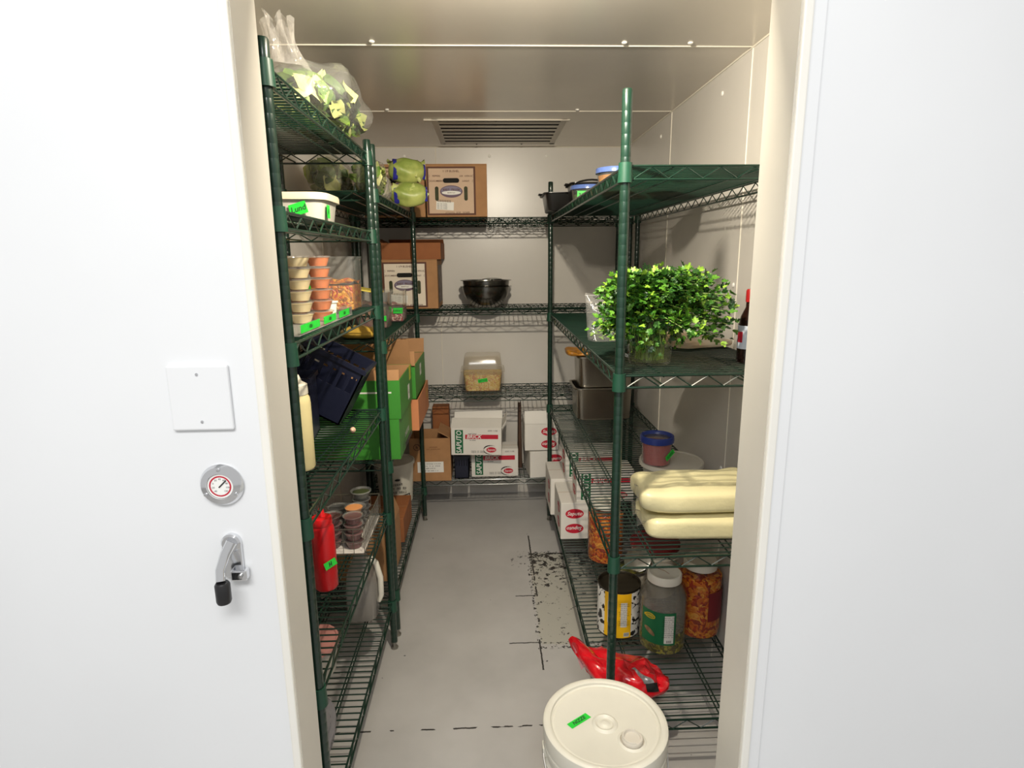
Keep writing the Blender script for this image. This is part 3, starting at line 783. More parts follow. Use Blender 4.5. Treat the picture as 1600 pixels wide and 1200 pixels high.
# red-lidded pail and an open tin behind the pickle jar
rp = tub('food_pail', 'white pail with a dark red lid on the bottom shelf behind the relish jar', 'pail', (0.655, 2.185, zc4), 0.085, 0.093, 0.20, white_plastic, lid=mat('lid_maroon', srgb(128, 28, 34), 0.4), lid_r=0.099, lid_h=0.014)
MB().tube([(0.09*math.cos(k*PI/12), -0.02-0.09*math.sin(k*PI/12), 0.16+0.02*math.sin(k*PI/12)) for k in range(13)], 0.002, 6).build('bail_handle', white_plastic, rp)
ot = thing('food_can', 'open steel can of olives behind the relish jar, under the wire shelf', 'can', (0.530, 2.056, zc4))
MB().lathe([(0, 0), (0.056, 0), (0.057, 0.004), (0.057, 0.165), (0.0585, 0.168), (0.0585, 0.172), (0.055, 0.172), (0.055, 0.155)], 32).build('can_body', steel, ot)
MB().lathe([(0.055, 0.155), (0.03, 0.159), (0, 0.158)], 32).build('contents', chunky('olives', [srgb(70, 74, 26), srgb(96, 92, 34), srgb(52, 50, 24)], 60), ot)
mb = MB(); ribbon_label(mb, 0.0575, 0, 360, 0.006, 0.16, 36); mb.build('label', mat('label_cream', srgb(214, 206, 186), 0.5, noise=0.3, nscale=60), ot)
MB().lathe([(0, 0), (0.053, 0), (0.054, 0.0015), (0.05, 0.003), (0, 0.002)], 28, M=Matrix.Translation((0.03, 0.03, 0.185)) @ Matrix.Rotation(math.radians(38), 4, Vector((1, -1, 0)))).build('cut_lid', steel, ot)

# cheese cartons on the bottom shelf
cg = 'white cheese cartons on the right bottom shelf'
cheese_carton('white cheese carton end-on with two red ovals at the front of the right bottom shelf', (0.395, 2.775, zc4), w=0.132, d=0.275, h=0.185, face='end', group=cg)
cheese_carton('white cheese carton end-on beside the orange pickle jar, under the crosswise carton', (0.545, 2.775, zc4), w=0.132, d=0.275, h=0.185, face='end', group=cg)
cheese_carton('white cheese carton farthest back on the right bottom shelf, red ovals facing the aisle', (0.375, 3.055, zc4), w=0.132, d=0.275, h=0.20, face='end', group=cg)
cheese_carton('white cheese carton laid crosswise on two others, front one under the wire shelf', (0.541, 2.715, zc4+0.1865), h=0.155, group=cg)
cheese_carton('white cheese carton laid crosswise behind another one on the right bottom shelf', (0.522, 2.985, zc4+0.2015), h=0.150, group=cg)
cheese_carton('white cheese carton on the shelf deck under the rear crosswise carton by the wall', (0.60, 3.055, zc4), w=0.14, d=0.275, h=0.20, face='end', group=cg)

# red bag on the corner of the bottom shelf
red_film = mat('red_film', srgb(214, 16, 32), 0.2, noise=0.35, nscale=18, bump=0.5, bscale=30, coat=0.6)
rb = thing('red_bag', 'crumpled red plastic bag with black and silver print behind the bucket', 'bag', (0.405, 1.625, zc4))
def rbf(u, v):
    th = u*2*PI; ph = (v-0.5)*PI
    a, b_, c = 0.125, 0.085, 0.045
    cz = math.cos(ph)
    x = a*math.copysign(abs(math.cos(th))**0.8, math.cos(th))*cz; y = b_*math.sin(th)*cz; z = c*math.sin(ph)+c
    k = nz((x*1.0, y*1.0, z), 16, 0.38)
    tail = max(0, -x-0.06)
    k += nz((x, y, z), 48, 0.16)
    return (x*(1+k*0.4)-tail*0.4, y*(1+k)+tail*0.9 - x*0.38, max(0.001, z*(1+k*1.2)+tail*0.5))
MB().grid(rbf, 40, 20, wrapu=True).build('bag_film', red_film, rb)
# print on the bag follows its bulge
def rbs(a, b_, u, v, k):
    p0 = Vector((0, 0, 0.05))
    # a strip running from the crown of the bag down its front right
    if k == 0: uu, vv = 0.80+0.055*u*0+0.05*v, 0.90-0.20*u
    else: uu, vv = 0.805+0.075*v, 0.70-0.10*u
    q = Vector(rbf(uu, vv))
    return p0+(q-p0)*1.025
MB().grid(lambda u, v: rbs(0.905+0.035*u+0.03*v*0, 0.70+0.045*v, u, v, 0), 10, 4).build('silver_print', mat('silver_print', srgb(170, 170, 172), 0.3, 0.5, noise=0.4, nscale=70), rb)
MB().grid(lambda u, v: rbs(0, 0, u, v, 1), 8, 4).build('black_print', mat('black_film', (0.01, 0.01, 0.01, 1), 0.25), rb)
tl = MB().grid(lambda u, v: Vector((-0.115-0.035*v+0.02*(u-0.5)*(1-v), 0.045+0.055*v, 0.03+0.06*v+0.012*math.sin(u*PI)*(1-v))), 6, 8)
tl.build('twisted_end', clear('pink_film', (0.95, 0.65, 0.68, 1), 0.08, 0.15, 0.35, (0.8, 0.3, 0.35, 1), bump=0.6), rb)
# ------------------------------------------------------------------ right unit, third shelf (z 0.69)
zc3 = LC[2]+0.0008
steel_pan = mat('pan_steel', srgb(178, 172, 160), 0.28, 1.0, noise=0.1, nscale=6)
def hotel_pan(label, loc, w, d, h, rz=0.0, contents=None):
    t = thing('steel_pan', label, 'pan', loc, rz, 'steel pans stacked on the right unit')
    def sec(k, z): return (k, z)
    R = w/2
    prof = [(0, 0.001), (R*0.86, 0.001), (R*0.90, 0.006), (R*0.94, h-0.004), (R*0.96, h), (R*1.03, h), (R*1.035, h-0.004), (R*1.03, h-0.006)]
    MB().lathe(prof, 48, sy=d/w, sq=7).build('pan_body', steel_pan, t)
    MB().lathe([(R*0.935, h-0.005), (R*0.89, 0.008), (0, 0.004)], 48, sy=d/w, sq=7).build('inside', steel_pan, t)
    return t
hotel_pan('lower deep steel pan stacked on the third shelf of the right unit', (0.575, 2.985, zc3), 0.300, 0.235, 0.165)
hotel_pan('upper steel pan stacked on another pan on the third shelf of the right unit', (0.582, 2.99, zc3+0.162), 0.290, 0.225, 0.16)
# orange bag of cheese in the upper pan
ob = thing('orange_bag', 'small orange bag sticking out over the upper steel pan', 'bag', (0.445, 2.96, zc3+0.3225))
pillow(0.055, 0.075, 0.013, wr=0.6, ws=22).build('bag', mat('orange_food', srgb(206, 138, 44), 0.4, noise=0.3, nscale=20), ob)

# deli tub with a white lid and a red tub on it
dt = tub('deli_tub', 'round milky tub with a white lid under the red sauce tub', 'tub', (0.672, 2.085, zc3), 0.098, 0.108, 0.052, milky, lid=mat('lid_cloudy', srgb(206, 200, 186), 0.4), lid_h=0.012, lid_r=0.118, fill=mat('grey_food', srgb(150, 140, 128), 0.7, noise=0.3), fill_h=0.7)
rt = tub('sauce_tub', 'red sauce tub with a blue rimmed lid on a round tub', 'tub', (0.606, 2.055, zc3+0.0615), 0.050, 0.055, 0.088, clear('tub_clear', (0.95, 0.9, 0.88, 1), 0.02, 0.12, 0.1), fill=mat('red_sauce', srgb(186, 38, 24), 0.4, noise=0.15), fill_h=0.93)
blue_lid = mat('blue_lid', srgb(44, 62, 138), 0.3)
MB().lathe([(0.054, 0.086), (0.0605, 0.086), (0.062, 0.096), (0.0605, 0.108), (0.057, 0.110), (0.053, 0.107), (0.050, 0.098)], 32).build('lid_rim', blue_lid, rt)
MB().lathe([(0.050, 0.098), (0, 0.0985)], 32).build('lid_window', clear('lid_window', (0.6, 0.42, 0.4, 1), 0.05, 0.1, 0.12), rt)
tape(rt, face_M((0.037, -0.0415, 0.045), (0.8, 0.6, 0.55), (-0.45, -0.1, 0.9)), 0.05, 0.017, '~sauce', 0.012, seed=5)

# two pale yellow bags
bag_yellow = mat('bag_yellow', srgb(236, 226, 178), 0.34, noise=0.10, nscale=7, bump=0.5, bscale=34, coat=0.1)
for nm, lab, loc, rz, wr, sd in (('cheese_bag', 'lower of two pale yellow flat bags lying on the third shelf by the door frame', (0.632, 1.655, zc3), -0.05, 0.16, 1.0),
                                ('cheese_bag', 'upper of two pale yellow flat bags lying on the third shelf by the door frame', (0.628, 1.665, zc3+0.0775), -0.02, 0.16, 7.3)):
    b = thing(nm, lab, 'bag', loc, rz, 'pale yellow bags')
    pillow(0.185 if sd < 5 else 0.192, 0.105, 0.037, 0.45, 0.30, 60, 24, wr, 13, sd).build('bag', bag_yellow, b)
    # loose clear film at the sealed end
    MB().grid(lambda u, v: Vector((-0.172-0.030*v, (u-0.5)*0.17*(1-0.15*v), 0.038+0.020*math.sin(u*13+v*3)*(0.35+v*0.65)+0.01*v)), 18, 4).build('sealed_end', clear_bag, b)

# ------------------------------------------------------------------ right unit, second shelf (z 1.20)
zc2 = LC[1]+0.0008
leaf_g = mat('cilantro_leaf', srgb(84, 134, 34), 0.45, col2=srgb(52, 100, 26), nscale=22)
leaf_d = mat('cilantro_dark', srgb(44, 90, 26), 0.45, col2=srgb(28, 66, 20), nscale=22)
leaf_y = mat('cilantro_pale', srgb(146, 182, 58), 0.45, col2=srgb(116, 160, 44), nscale=22)
stem_m = mat('cilantro_stem', srgb(146, 170, 84), 0.45, noise=0.2)
cj = thing('herb_jar', 'clear pitcher holding a big bunch of fresh green cilantro', 'jar', (0.455, 1.655, zc2))
MB().lathe([(0, 0), (0.056, 0), (0.060, 0.006), (0.066, 0.13), (0.068, 0.135), (0.066, 0.136), (0.063, 0.13), (0.057, 0.009), (0, 0.006)], 32).build('pitcher', glass, cj)
MB().tube([(-0.064, 0.0, 0.115), (-0.082, 0.0, 0.112), (-0.094, 0.0, 0.085), (-0.090, 0.0, 0.050), (-0.072, 0, 0.025), (-0.061, 0, 0.02)], 0.005, 8).build('handle', clear('handle_clear', (0.9, 0.92, 0.9, 1), 0.1, 0.05, 0.2), cj)
MB().lathe([(0, 0.007), (0.056, 0.008), (0.0595, 0.05), (0, 0.05)], 28).build('water', clear('water', (0.86, 0.9, 0.7, 1), 0.0, 0.05, 0.06, (0.6, 0.66, 0.3, 1)), cj)
rnd = random.Random(11)
stems = MB(); lv = [MB(), MB(), MB()]
def cil_leaf(mb, p, d, up, s):
    """three-lobed leaf of six triangles, slightly cupped"""
    d = d.normalized(); u = d.cross(up)
    if u.length < 1e-3: u = Vector((1, 0, 0))
    u.normalize(); n = u.cross(d)
    P = lambda a, b_, c=0: p + d*a*s + u*b_*s + n*c*s
    c = len(mb.v)
    pts = [P(0, 0), P(0.35, 0.55, 0.12), P(0.62, 0.42, 0.05), P(0.80, 0.62, 0.16), P(0.78, 0.20, 0.02), P(1.15, 0.16, -0.1), P(1.15, -0.16, -0.1), P(0.78, -0.20, 0.02), P(0.80, -0.62, 0.16), P(0.62, -0.42, 0.05), P(0.35, -0.55, 0.12), P(0.5, 0, -0.06)]
    mb.v += [tuple(q) for q in pts]
    for k in range(11):
        mb.f.append((c+11, c+k, c+(k+1) % 11)); mb.smooth.add(len(mb.f)-1)
for i in range(150):
    a = rnd.random()*2*PI; r0 = 0.04*math.sqrt(rnd.random())
    b0 = Vector((r0*math.cos(a), r0*math.sin(a), 0.012))
    rr = 0.020+0.036*rnd.random(); a1 = a+rnd.gauss(0, 1.1)
    nk = Vector((rr*math.cos(a1), rr*math.sin(a1), 0.135))
    sp = rnd.random()**0.6
    ext_ = 0.035+0.10*sp
    cx_ = 0.032
    hgt = 0.240+0.022*rnd.random()-0.20*sp**2*rnd.uniform(0.25, 1.0)
    e1 = nk + Vector((math.cos(a1)*ext_*0.5, math.sin(a1)*ext_*0.5, (hgt-0.135)*0.75+0.02))
    e2 = nk + Vector((math.cos(a1)*ext_+cx_, math.sin(a1)*ext_*0.9, hgt-0.135))
    stems.tube([b0, nk, e1, e2], [0.0016, 0.0014, 0.0011, 0.0007], 5)
    pts = [e1*(1-t)+e2*t for t in (0.1, 0.4, 0.7, 1.0)] + [nk*(0.4)+e1*0.6]
    for p in pts:
        for k in range(rnd.randint(5, 8)):
            d = Vector((rnd.gauss(0, 1), rnd.gauss(0, 1), rnd.gauss(0.1, 0.7)))
            q = p + d.normalized()*rnd.uniform(0.003, 0.027)
            w = rnd.random()
            hi = q.z > 0.19 or q.y < -0.03
            mb = lv[0] if w < 0.5 else (lv[1] if w < (0.86 if hi else 0.94) else lv[2])
            cil_leaf(mb, q, d, Vector((rnd.gauss(0, .4), rnd.gauss(0, .4)-0.3, 1)), rnd.uniform(0.009, 0.0195))
for k in range(26):   # sprigs hanging down outside the pitcher and a few leaves inside it
    a = rnd.uniform(PI*0.95, PI*2.1); r1 = 0.074 if k % 3 else 0.05
    top = Vector((0.066*math.cos(a), 0.066*math.sin(a), 0.138)); low = Vector((r1*1.12*math.cos(a+0.2), r1*1.12*math.sin(a+0.2), rnd.uniform(0.03, 0.10)))
    stems.tube([top, (top+low)/2+Vector((0.012*math.cos(a), 0.012*math.sin(a), 0.01)), low], [0.001, 0.0009, 0.0007], 5)
    for j in range(7):
        d = Vector((rnd.gauss(0, 1), rnd.gauss(0, 1), rnd.gauss(-0.3, 0.7)))
        cil_leaf(lv[rnd.choice((0, 0, 1, 2))], low.lerp(top, rnd.random()*0.6)+d.normalized()*0.008, d, Vector((math.cos(a), math.sin(a), 0.4)), rnd.uniform(0.009, 0.017))
for mb in lv: mb.v = [(v[0], v[1], max(0.004, v[2])) for v in mb.v]
stems.build('stems', stem_m, cj)
for mb, mm in zip(lv, (leaf_g, leaf_d, leaf_y)): tag(mb.build('leaves', mm, cj, autosmooth=False), kind='stuff')

# clear zip bag with lettuce ends
zb = thing('produce_bag', 'clear plastic zip bag with a little lettuce standing on the second right shelf', 'bag', (0.437, 2.135, zc2))
def zbag(u, v):
    th = u*2*PI
    w = 0.078+0.010*v; d = 0.035*(1-v)**0.6+0.002
    return Vector((w*math.copysign(abs(math.cos(th))**0.5, math.cos(th)), d*math.sin(th)*(1+0.25*math.sin(v*9+u*12)) + 0.02*v, 0.165*v + 0.004*math.sin(u*14)*v))
MB().grid(zbag, 36, 14, wrapu=True).build('bag_film', clear_bag, zb)
MB().tube([(-0.088, 0.02, 0.160), (0.088, 0.02, 0.160)], 0.0018, 6).build('zip_strip', clear('zip_clear', (0.9, 0.9, 0.9, 1), 0.15, 0.1, 0.3), zb)
for k, (s_, w_, h_) in enumerate((('~ZIP BAG', 0.03, 0.010), ('~FREEZER', 0.05, 0.012), ('~1 GAL', 0.045, 0.008))):
    text(s_, h_, face_M((-0.035, -0.020-0.002*k+0.01, 0.132-0.014*k), FX, (0, 0.12, 1)), white_print, zb, bold=0.0004)
lf = MB()
for k in range(46):
    d = Vector((rnd.gauss(0, 1), rnd.gauss(0, 1), rnd.gauss(0, 0.5)))
    p = Vector((rnd.uniform(-0.062, 0.062), rnd.uniform(-0.018, 0.018), rnd.uniform(0.010, 0.035)))
    cil_leaf(lf, p, d, Vector((0, 0, 1)), rnd.uniform(0.014, 0.024))
lf.v = [(v[0], v[1], max(0.003, v[2])) for v in lf.v]
lf.build('lettuce', leaf_y, zb, autosmooth=False)

# flat paper-wrapped package
pk = thing('paper_package', 'flat tan paper wrapped package behind the cilantro', 'package', (0.672, 1.985, zc2), 0.25)
pillow(0.10, 0.125, 0.017, 0.7, 0.35, 36, 12, 0.3, 14).build('paper', mat('paper_tan', srgb(206, 196, 180), 0.7, col2=srgb(192, 164, 132), nscale=6, bump=0.4, bscale=25), pk)

# sauce bottle half hidden by the frame
sb = thing('sauce_bottle', 'dark sauce bottle with a red and white label beside the door frame', 'bottle', (0.732, 1.640, zc2))
MB().lathe([(0, 0), (0.027, 0), (0.0295, 0.005), (0.0295, 0.105), (0.024, 0.13), (0.013, 0.155), (0.012, 0.185), (0, 0.186)], 24).build('bottle', mat('dark_bottle', srgb(34, 18, 14), 0.12), sb)
mb = MB(); ribbon_label(mb, 0.0299, 150, 300, 0.04, 0.105, 16); lb = mb.build('label', mat('label_pale', srgb(206, 214, 226), 0.5), sb)
mb = MB(); ribbon_label(mb, 0.0302, 175, 215, 0.058, 0.088, 8); mb.build('label_spot', red_print, lb)
MB().lathe([(0.0145, 0.17), (0.0145, 0.20), (0.012, 0.205), (0, 0.205)], 16).build('cap', mat('cap_red', srgb(150, 24, 24), 0.4), sb)

# ------------------------------------------------------------------ right unit, top shelf (z 1.712)
zc1 = LC[0]+0.0008
blk = mat('black_pan', (0.018, 0.017, 0.016, 1), 0.3, 0.2)
def black_tray(label, loc, w, d, h, rz=0):
    t = thing('black_tray', label, 'tray', loc, rz, 'black trays on the right top shelf')
    R = w/2
    MB().lathe([(0, 0.001), (R*0.80, 0.001), (R*0.84, 0.005), (R*0.97, h), (R*1.10, h), (R*1.10, h+0.003), (R*0.95, h+0.003), (R*0.82, 0.007), (0, 0.004)], 40, sy=d/w, sq=6).build('tray_body', blk, t)
    MB().tube([(-R*1.08, -0.03, h+0.002), (-R*1.22, -0.02, h+0.004), (-R*1.22, 0.02, h+0.004), (-R*1.08, 0.03, h+0.002)], 0.004, 6).build('handle', blk, t)
    return t
black_tray('black tray farthest back on the right top shelf', (0.372, 3.03, zc1), 0.19, 0.25, 0.080)
black_tray('black tray behind the blue lidded tub on the right top shelf', (0.445, 2.78, zc1), 0.15, 0.20, 0.098)
b1 = tub('deli_tub', 'clear tub with a blue lid and green tape on the right top shelf', 'tub', (0.425, 2.585, zc1), 0.062, 0.070, 0.062, clear_box, lid=mat('blue_lid_pale', srgb(96, 122, 190), 0.25, coat=0.5), fill=mat('green_food', srgb(96, 128, 60), 0.6, noise=0.4), fill_h=0.6)
tape(b1, face_M((-0.02, -0.0655, 0.032), (1, -0.1, 0), FZ), 0.07, 0.034, '~sauce', 0.02, seed=9)
MB().tube([(0.06*math.cos(a)+0.006, 0.06*math.sin(a), 0.080+0.012*abs(math.sin(a))) for a in [k*PI/10 for k in range(20)]], 0.004, 6, closed=True).build('rolled_bag', blk, b1)
b2 = tub('deli_tub', 'clear tub of orange food with a blue lid nearest the post, top right shelf', 'tub', (0.430, 2.06, zc1), 0.055, 0.062, 0.058, clear_box, lid=MATS['blue_lid_pale'], fill=mat('orange_mix', srgb(220, 150, 70), 0.5, noise=0.4, nscale=60), fill_h=0.8)
b3 = tub('deli_tub', 'clear tub with a blue lid right of the post on the right top shelf', 'tub', (0.590, 2.08, zc1), 0.055, 0.064, 0.055, clear_box, lid=MATS['blue_lid_pale'], fill=MATS['green_food'], fill_h=0.6)
# ------------------------------------------------------------------ left near unit
ORD = ['bottom', 'second', 'third', 'fourth', 'fifth', 'top']
def leaf_patch(mb, p, d, n, L, Wd, curl, nu=4, nv=3):
    d = d.normalized(); s = d.cross(n)
    if s.length < 1e-3: s = d.cross(Vector((0.3, 1, 0.2)))
    s.normalize(); n = s.cross(d)
    def fn(u, v):
        a = (u-0.5)*2; w = Wd*math.sin(PI*(0.12+0.80*v))
        return p + d*(L*(v-0.5)) + s*(a*w) + n*(curl*(a*a)*Wd + 0.25*curl*math.sin(v*PI)*L + 0.006*math.sin(7*v+5*a))
    mb.grid(fn, nu, nv)
romaine = [mat('romaine_green', srgb(118, 146, 62), 0.45, col2=srgb(78, 112, 42), nscale=16),
           mat('romaine_pale', srgb(206, 208, 142), 0.45, col2=srgb(168, 182, 96), nscale=16),
           mat('romaine_dark', srgb(74, 100, 48), 0.45, col2=srgb(50, 78, 36), nscale=16)]
def salad(parent, n, rx, ry, rz, c, seed, size=0.055, weights=(0.45, 0.30)):
    r = random.Random(seed); mbs = [MB(), MB(), MB()]
    for k in range(n):
        d = Vector((r.gauss(0, 1), r.gauss(0, 1), r.gauss(0, 1))).normalized()
        rad = r.random()**0.3*0.88
        p = Vector((c[0]+d.x*rx*rad, c[1]+d.y*ry*rad, c[2]+d.z*rz*rad))
        t = Vector((r.gauss(0, 1), r.gauss(0, 1), r.gauss(0, 0.6)))
        w = r.random(); i = 0 if w < weights[0] else (1 if w < sum(weights) else 2)
        leaf_patch(mbs[i], p, t - d*t.dot(d)*0.8, d, size*r.uniform(0.7, 1.3), size*r.uniform(0.28, 0.45), r.uniform(-0.5, 0.6))
    for mb, mm in zip(mbs, romaine):
        mb.v = [(v[0], v[1], max(0.003, v[2])) for v in mb.v]
        if mb.v: tag(mb.build('leaves', mm, parent, autosmooth=False), kind='stuff')
# top: bag of cut lettuce, knotted
za = LA[0]+0.0008
lb = thing('lettuce_bag', 'clear plastic bag of cut lettuce knotted shut on the left top shelf', 'bag', (-0.475, 1.805, za))
def lbag(u, v):
    th = u*2*PI; ph = (v-0.5)*PI
    ex = 0.75
    x = 0.135*math.copysign(abs(math.cos(th))**ex, math.cos(th))*math.cos(ph); y = 0.222*math.copysign(abs(math.sin(th))**ex, math.sin(th))*math.cos(ph); z = 0.080*math.copysign(abs(math.sin(ph))**0.8, math.sin(ph))+0.080
    k = nz((x, y, z), 11, 0.22)
    z *= (1.0 - 0.35*max(0, y)/0.235)
    return Vector((x*(1+k), y*(1+k*0.6), max(0.0006, z*(1+k))))
MB().grid(lbag, 48, 22, wrapu=True).build('bag_film', clear_bag, lb)
salad(lb, 230, 0.130, 0.195, 0.068, (0, -0.01, 0.076), 4, 0.06)
salad(lb, 110, 0.105, 0.10, 0.050, (0.01, 0.13, 0.054), 14, 0.055)
# gathered neck of the bag
def neck(u, v):
    th = u*2*PI; r = 0.050*(1-v)**1.4+0.012+0.035*max(0, v-0.45)
    r *= 1+0.25*math.sin(th*7+v*4)*(0.3+v)
    return Vector((r*math.cos(th)-0.02+0.01*v, -0.185-0.055*v+r*math.sin(th), 0.115+0.095*v+0.012*math.sin(th*5)*v))
MB().grid(neck, 40, 10, wrapu=True).build('gathered_neck', clear('neck_film', (0.9, 0.89, 0.87, 1), 0.08, 0.12, 0.16, (0.85, 0.82, 0.78, 1), bump=0.8, bscale=40), lb)

# second shelf: white tub
z2 = LA[1]+0.0008
wt = tub('food_tub', 'milky square tub with a white lid and green tape on the left second shelf', 'tub', (-0.520, 1.705, z2), 0.090, 0.098, 0.062, milky, lid=mat('lid_ivory', srgb(208, 197, 172), 0.4), lid_h=0.014, lid_r=0.106, sq=3.0, sy=0.95, fill=mat('pale_food', srgb(190, 176, 138), 0.7, noise=0.35, nscale=40), fill_h=0.75)
tape(wt, face_M((0.035, -0.0945, 0.034), (1, 0, 0.30), (-0.3, 0, 1)), 0.046, 0.030, 'Lund', 0.020, seed=2)
tape(wt, face_M((0.0985, -0.045, 0.030), (0, 1, 0), FZ), 0.030, 0.034, '~L', 0.02, seed=8)

# third shelf: tray of stacked portion cups
z3 = LA[2]+0.0008
tr_ = thing('clear_tray', 'shallow clear tray edged with green tape under the stacked portion cups', 'tray', (-0.505, 1.535, z3))
TW, TD = 0.10, 0.255
MB().box(-TW, TW, -TD, TD, 0, 0.002).build('tray_bottom', clear('tray_clear', (0.85, 0.84, 0.8, 1), 0.05, 0.1, 0.3), tr_)
MB().box(TW-0.002, TW, -TD, TD, 0.002, 0.024).box(-TW, -TW+0.002, -TD, TD, 0.002, 0.024).box(-TW, TW, -TD, -TD+0.002, 0.002, 0.024).box(-TW, TW, TD-0.002, TD, 0.002, 0.024).build('tray_rim', clear_box, tr_)
for yy, w_ in ((-0.17, 0.15), (0.0, 0.12), (0.155, 0.12)):
    tape(tr_, face_M((TW+0.0006, yy, 0.014), (0, 1, 0), (0.0, 0, 1)), w_, 0.018, '~PREP', 0.012, seed=int(yy*100)+40)
cupc = clear('cup_clear', (0.93, 0.92, 0.9, 1), 0.03, 0.1, 0.10)
sauce_cream = mat('sauce_cream', srgb(226, 208, 160), 0.5, noise=0.05)
sauce_orange = mat('sauce_orange', srgb(226, 128, 58), 0.45, noise=0.15, nscale=40)
sauce_brown = mat('sauce_brown', srgb(112, 52, 36), 0.45, noise=0.15, nscale=40)
sauce_red = mat('sauce_red', srgb(110, 22, 26), 0.3, noise=0.2, nscale=40)
sauce_dark = mat('sauce_dark', srgb(34, 24, 26), 0.25)
sauce_peach = mat('sauce_peach', srgb(222, 150, 92), 0.45, noise=0.08)
cup_src = {}
def portion_cup(label, loc, sauce, key, group, r0=0.0215, r1=0.0305, h=0.0255, lid=True):
    k = (key, lid)
    if k not in cup_src:
        t = thing('portion_cup', label, 'cup', loc, 0, group)
        MB().lathe([(0, 0.0008), (r0, 0.0008), (r1, h), (r1+0.0015, h), (r1+0.0015, h-0.0015), (r1-0.0005, h-0.002)], 20).build('cup', cupc, t)
        MB().lathe([(0, 0.0016), (r0-0.0007, 0.0016), (r1-0.0016, h-0.003), (0, h-0.0025)], 20).build('sauce', sauce, t)
        if lid: MB().lathe([(r1+0.002, h-0.001), (r1+0.002, h+0.0018), (r1-0.004, h+0.0018), (r1-0.0055, h+0.0008), (0, h+0.0008)], 20).build('lid', cupc, t)
        cup_src[k] = t
        return t
    t = copy_tree(cup_src[k]); t.location = loc; tag(t, label, 'cup', group); return t
gq = 'portion cups stacked in the clear tray'
for nm, sauce, x, y in (('brown sauce', sauce_brown, -0.5415, 1.535), ('cream sauce', sauce_cream, -0.475, 1.535), ('orange sauce', sauce_orange, -0.4425, 1.602)):
    for k in range(6):
        portion_cup('clear lidded cup of %s, %s in its stack of six' % (nm, ORD[k]), (x, y, z3+0.0022+k*0.0282), sauce, nm, gq)
for nm, sauce, x, y in (('orange sauce', sauce_orange, -0.510, 1.610), ('brown sauce', sauce_brown, -0.5415, 1.466)):
    for k in range(6):
        portion_cup('clear lidded cup of %s in the hindmost stack, %s of six' % (nm, ORD[k]) if nm[0] == 'o' else 'cup of %s in the stack nearest the door, %s of six' % (nm, ORD[k]), (x, y, z3+0.0022+k*0.0282), sauce, nm, gq)
pc = tub('paper_cup', 'small white paper cup in the clear tray beside the orange sauce stack', 'cup', (-0.452, 1.738, z3+0.0022), 0.013, 0.017, 0.042, mat('paper_white', srgb(238, 232, 216), 0.6), seg=18)
# clear square containers behind the tray
def cambro(label, loc, w, d, h, fill=None, fill_h=0.5, fill2=None, group=None, lidm=None):
    t = thing('clear_container', label, 'container', loc, 0, group)
    R = w/2
    MB().lathe([(0, 0.001), (R*0.90, 0.001), (R*0.94, 0.006), (R*0.97, h-0.012), (R, h-0.010), (R*1.02, h), (R*1.0, h), (R*0.95, h-0.012), (R*0.92, 0.008), (0, 0.004)], 40, sq=9, sy=d/w).build('container_body', clear_box, t)
    if fill:
        def top(u, v):
            x = (u-0.5)*w*0.88; y = (v-0.5)*d*0.88
            return Vector((x, y, h*fill_h*(1+nz((x, y, loc[0]*9), 24, 0.25))))
        mb = MB().grid(top, 14, 14)
        mb.box(-w*0.44, w*0.44, -d*0.44, d*0.44, 0.006, h*fill_h*0.86)
        mb.build('contents', fill, t)
    if lidm:
        MB().lathe([(R*1.02, h-0.002), (R*1.06, h-0.002), (R*1.06, h+0.008), (R*1.0, h+0.011), (0, h+0.011)], 40, sq=9, sy=d/w).build('lid', lidm, t)
    return t
peppers = chunky('cut_peppers', [srgb(206, 120, 30), srgb(222, 160, 50), srgb(150, 90, 30), srgb(190, 70, 36)], 100)
onion_red = chunky('red_onion', [srgb(136, 26, 40), srgb(176, 44, 50), srgb(110, 24, 44), srgb(200, 140, 130)], 100)
c1 = cambro('clear square container of orange cut peppers on the left third shelf', (-0.492, 1.968, z3), 0.15, 0.14, 0.17, peppers, 0.55)
tape(c1, face_M((-0.068, -0.0675, 0.075), FX, FZ), 0.014, 0.02, None, seed=6)
cambro('clear square container of red onions behind the sauce cups on the left third shelf', (-0.628, 1.90, z3), 0.105, 0.14, 0.165, onion_red, 0.6)

# fourth shelf: squeeze bottle, navy crate
z4 = LA[3]+0.0008
def squeeze(name, label, loc, r, h, body, capm, tip):
    t = thing(name, label, 'bottle', loc)
    MB().lathe([(0, 0), (r*0.9, 0), (r, 0.006), (r, h*0.70), (r*0.96, h*0.76), (r*0.80, h*0.80), (r*0.78, h*0.81)], 28).build('bottle_body', body, t)
    MB().lathe([(r*0.86, h*0.80), (r*0.88, h*0.805), (r*0.86, h*0.87), (r*0.80, h*0.885), (r*0.30, h*0.90), (r*0.22, h*0.98), (r*0.12, h*1.0), (0, h*1.0)] if tip else [(r*0.86, h*0.80), (r*0.88, h*0.805), (r*0.86, h*0.90), (r*0.5, h*0.93), (r*0.3, h*1.0), (0, h*1.0)], 28).build('cap', capm, t)
    return t
squeeze('squeeze_bottle', 'cream coloured squeeze bottle with a white cap on the left fourth shelf', (-0.487, 1.475, z4), 0.034, 0.245, mat('mayo_bottle', srgb(226, 212, 158), 0.35, noise=0.05), mat('cap_white2', srgb(232, 226, 208), 0.4), False)
navy = mat('navy_plastic', srgb(20, 24, 44), 0.4)
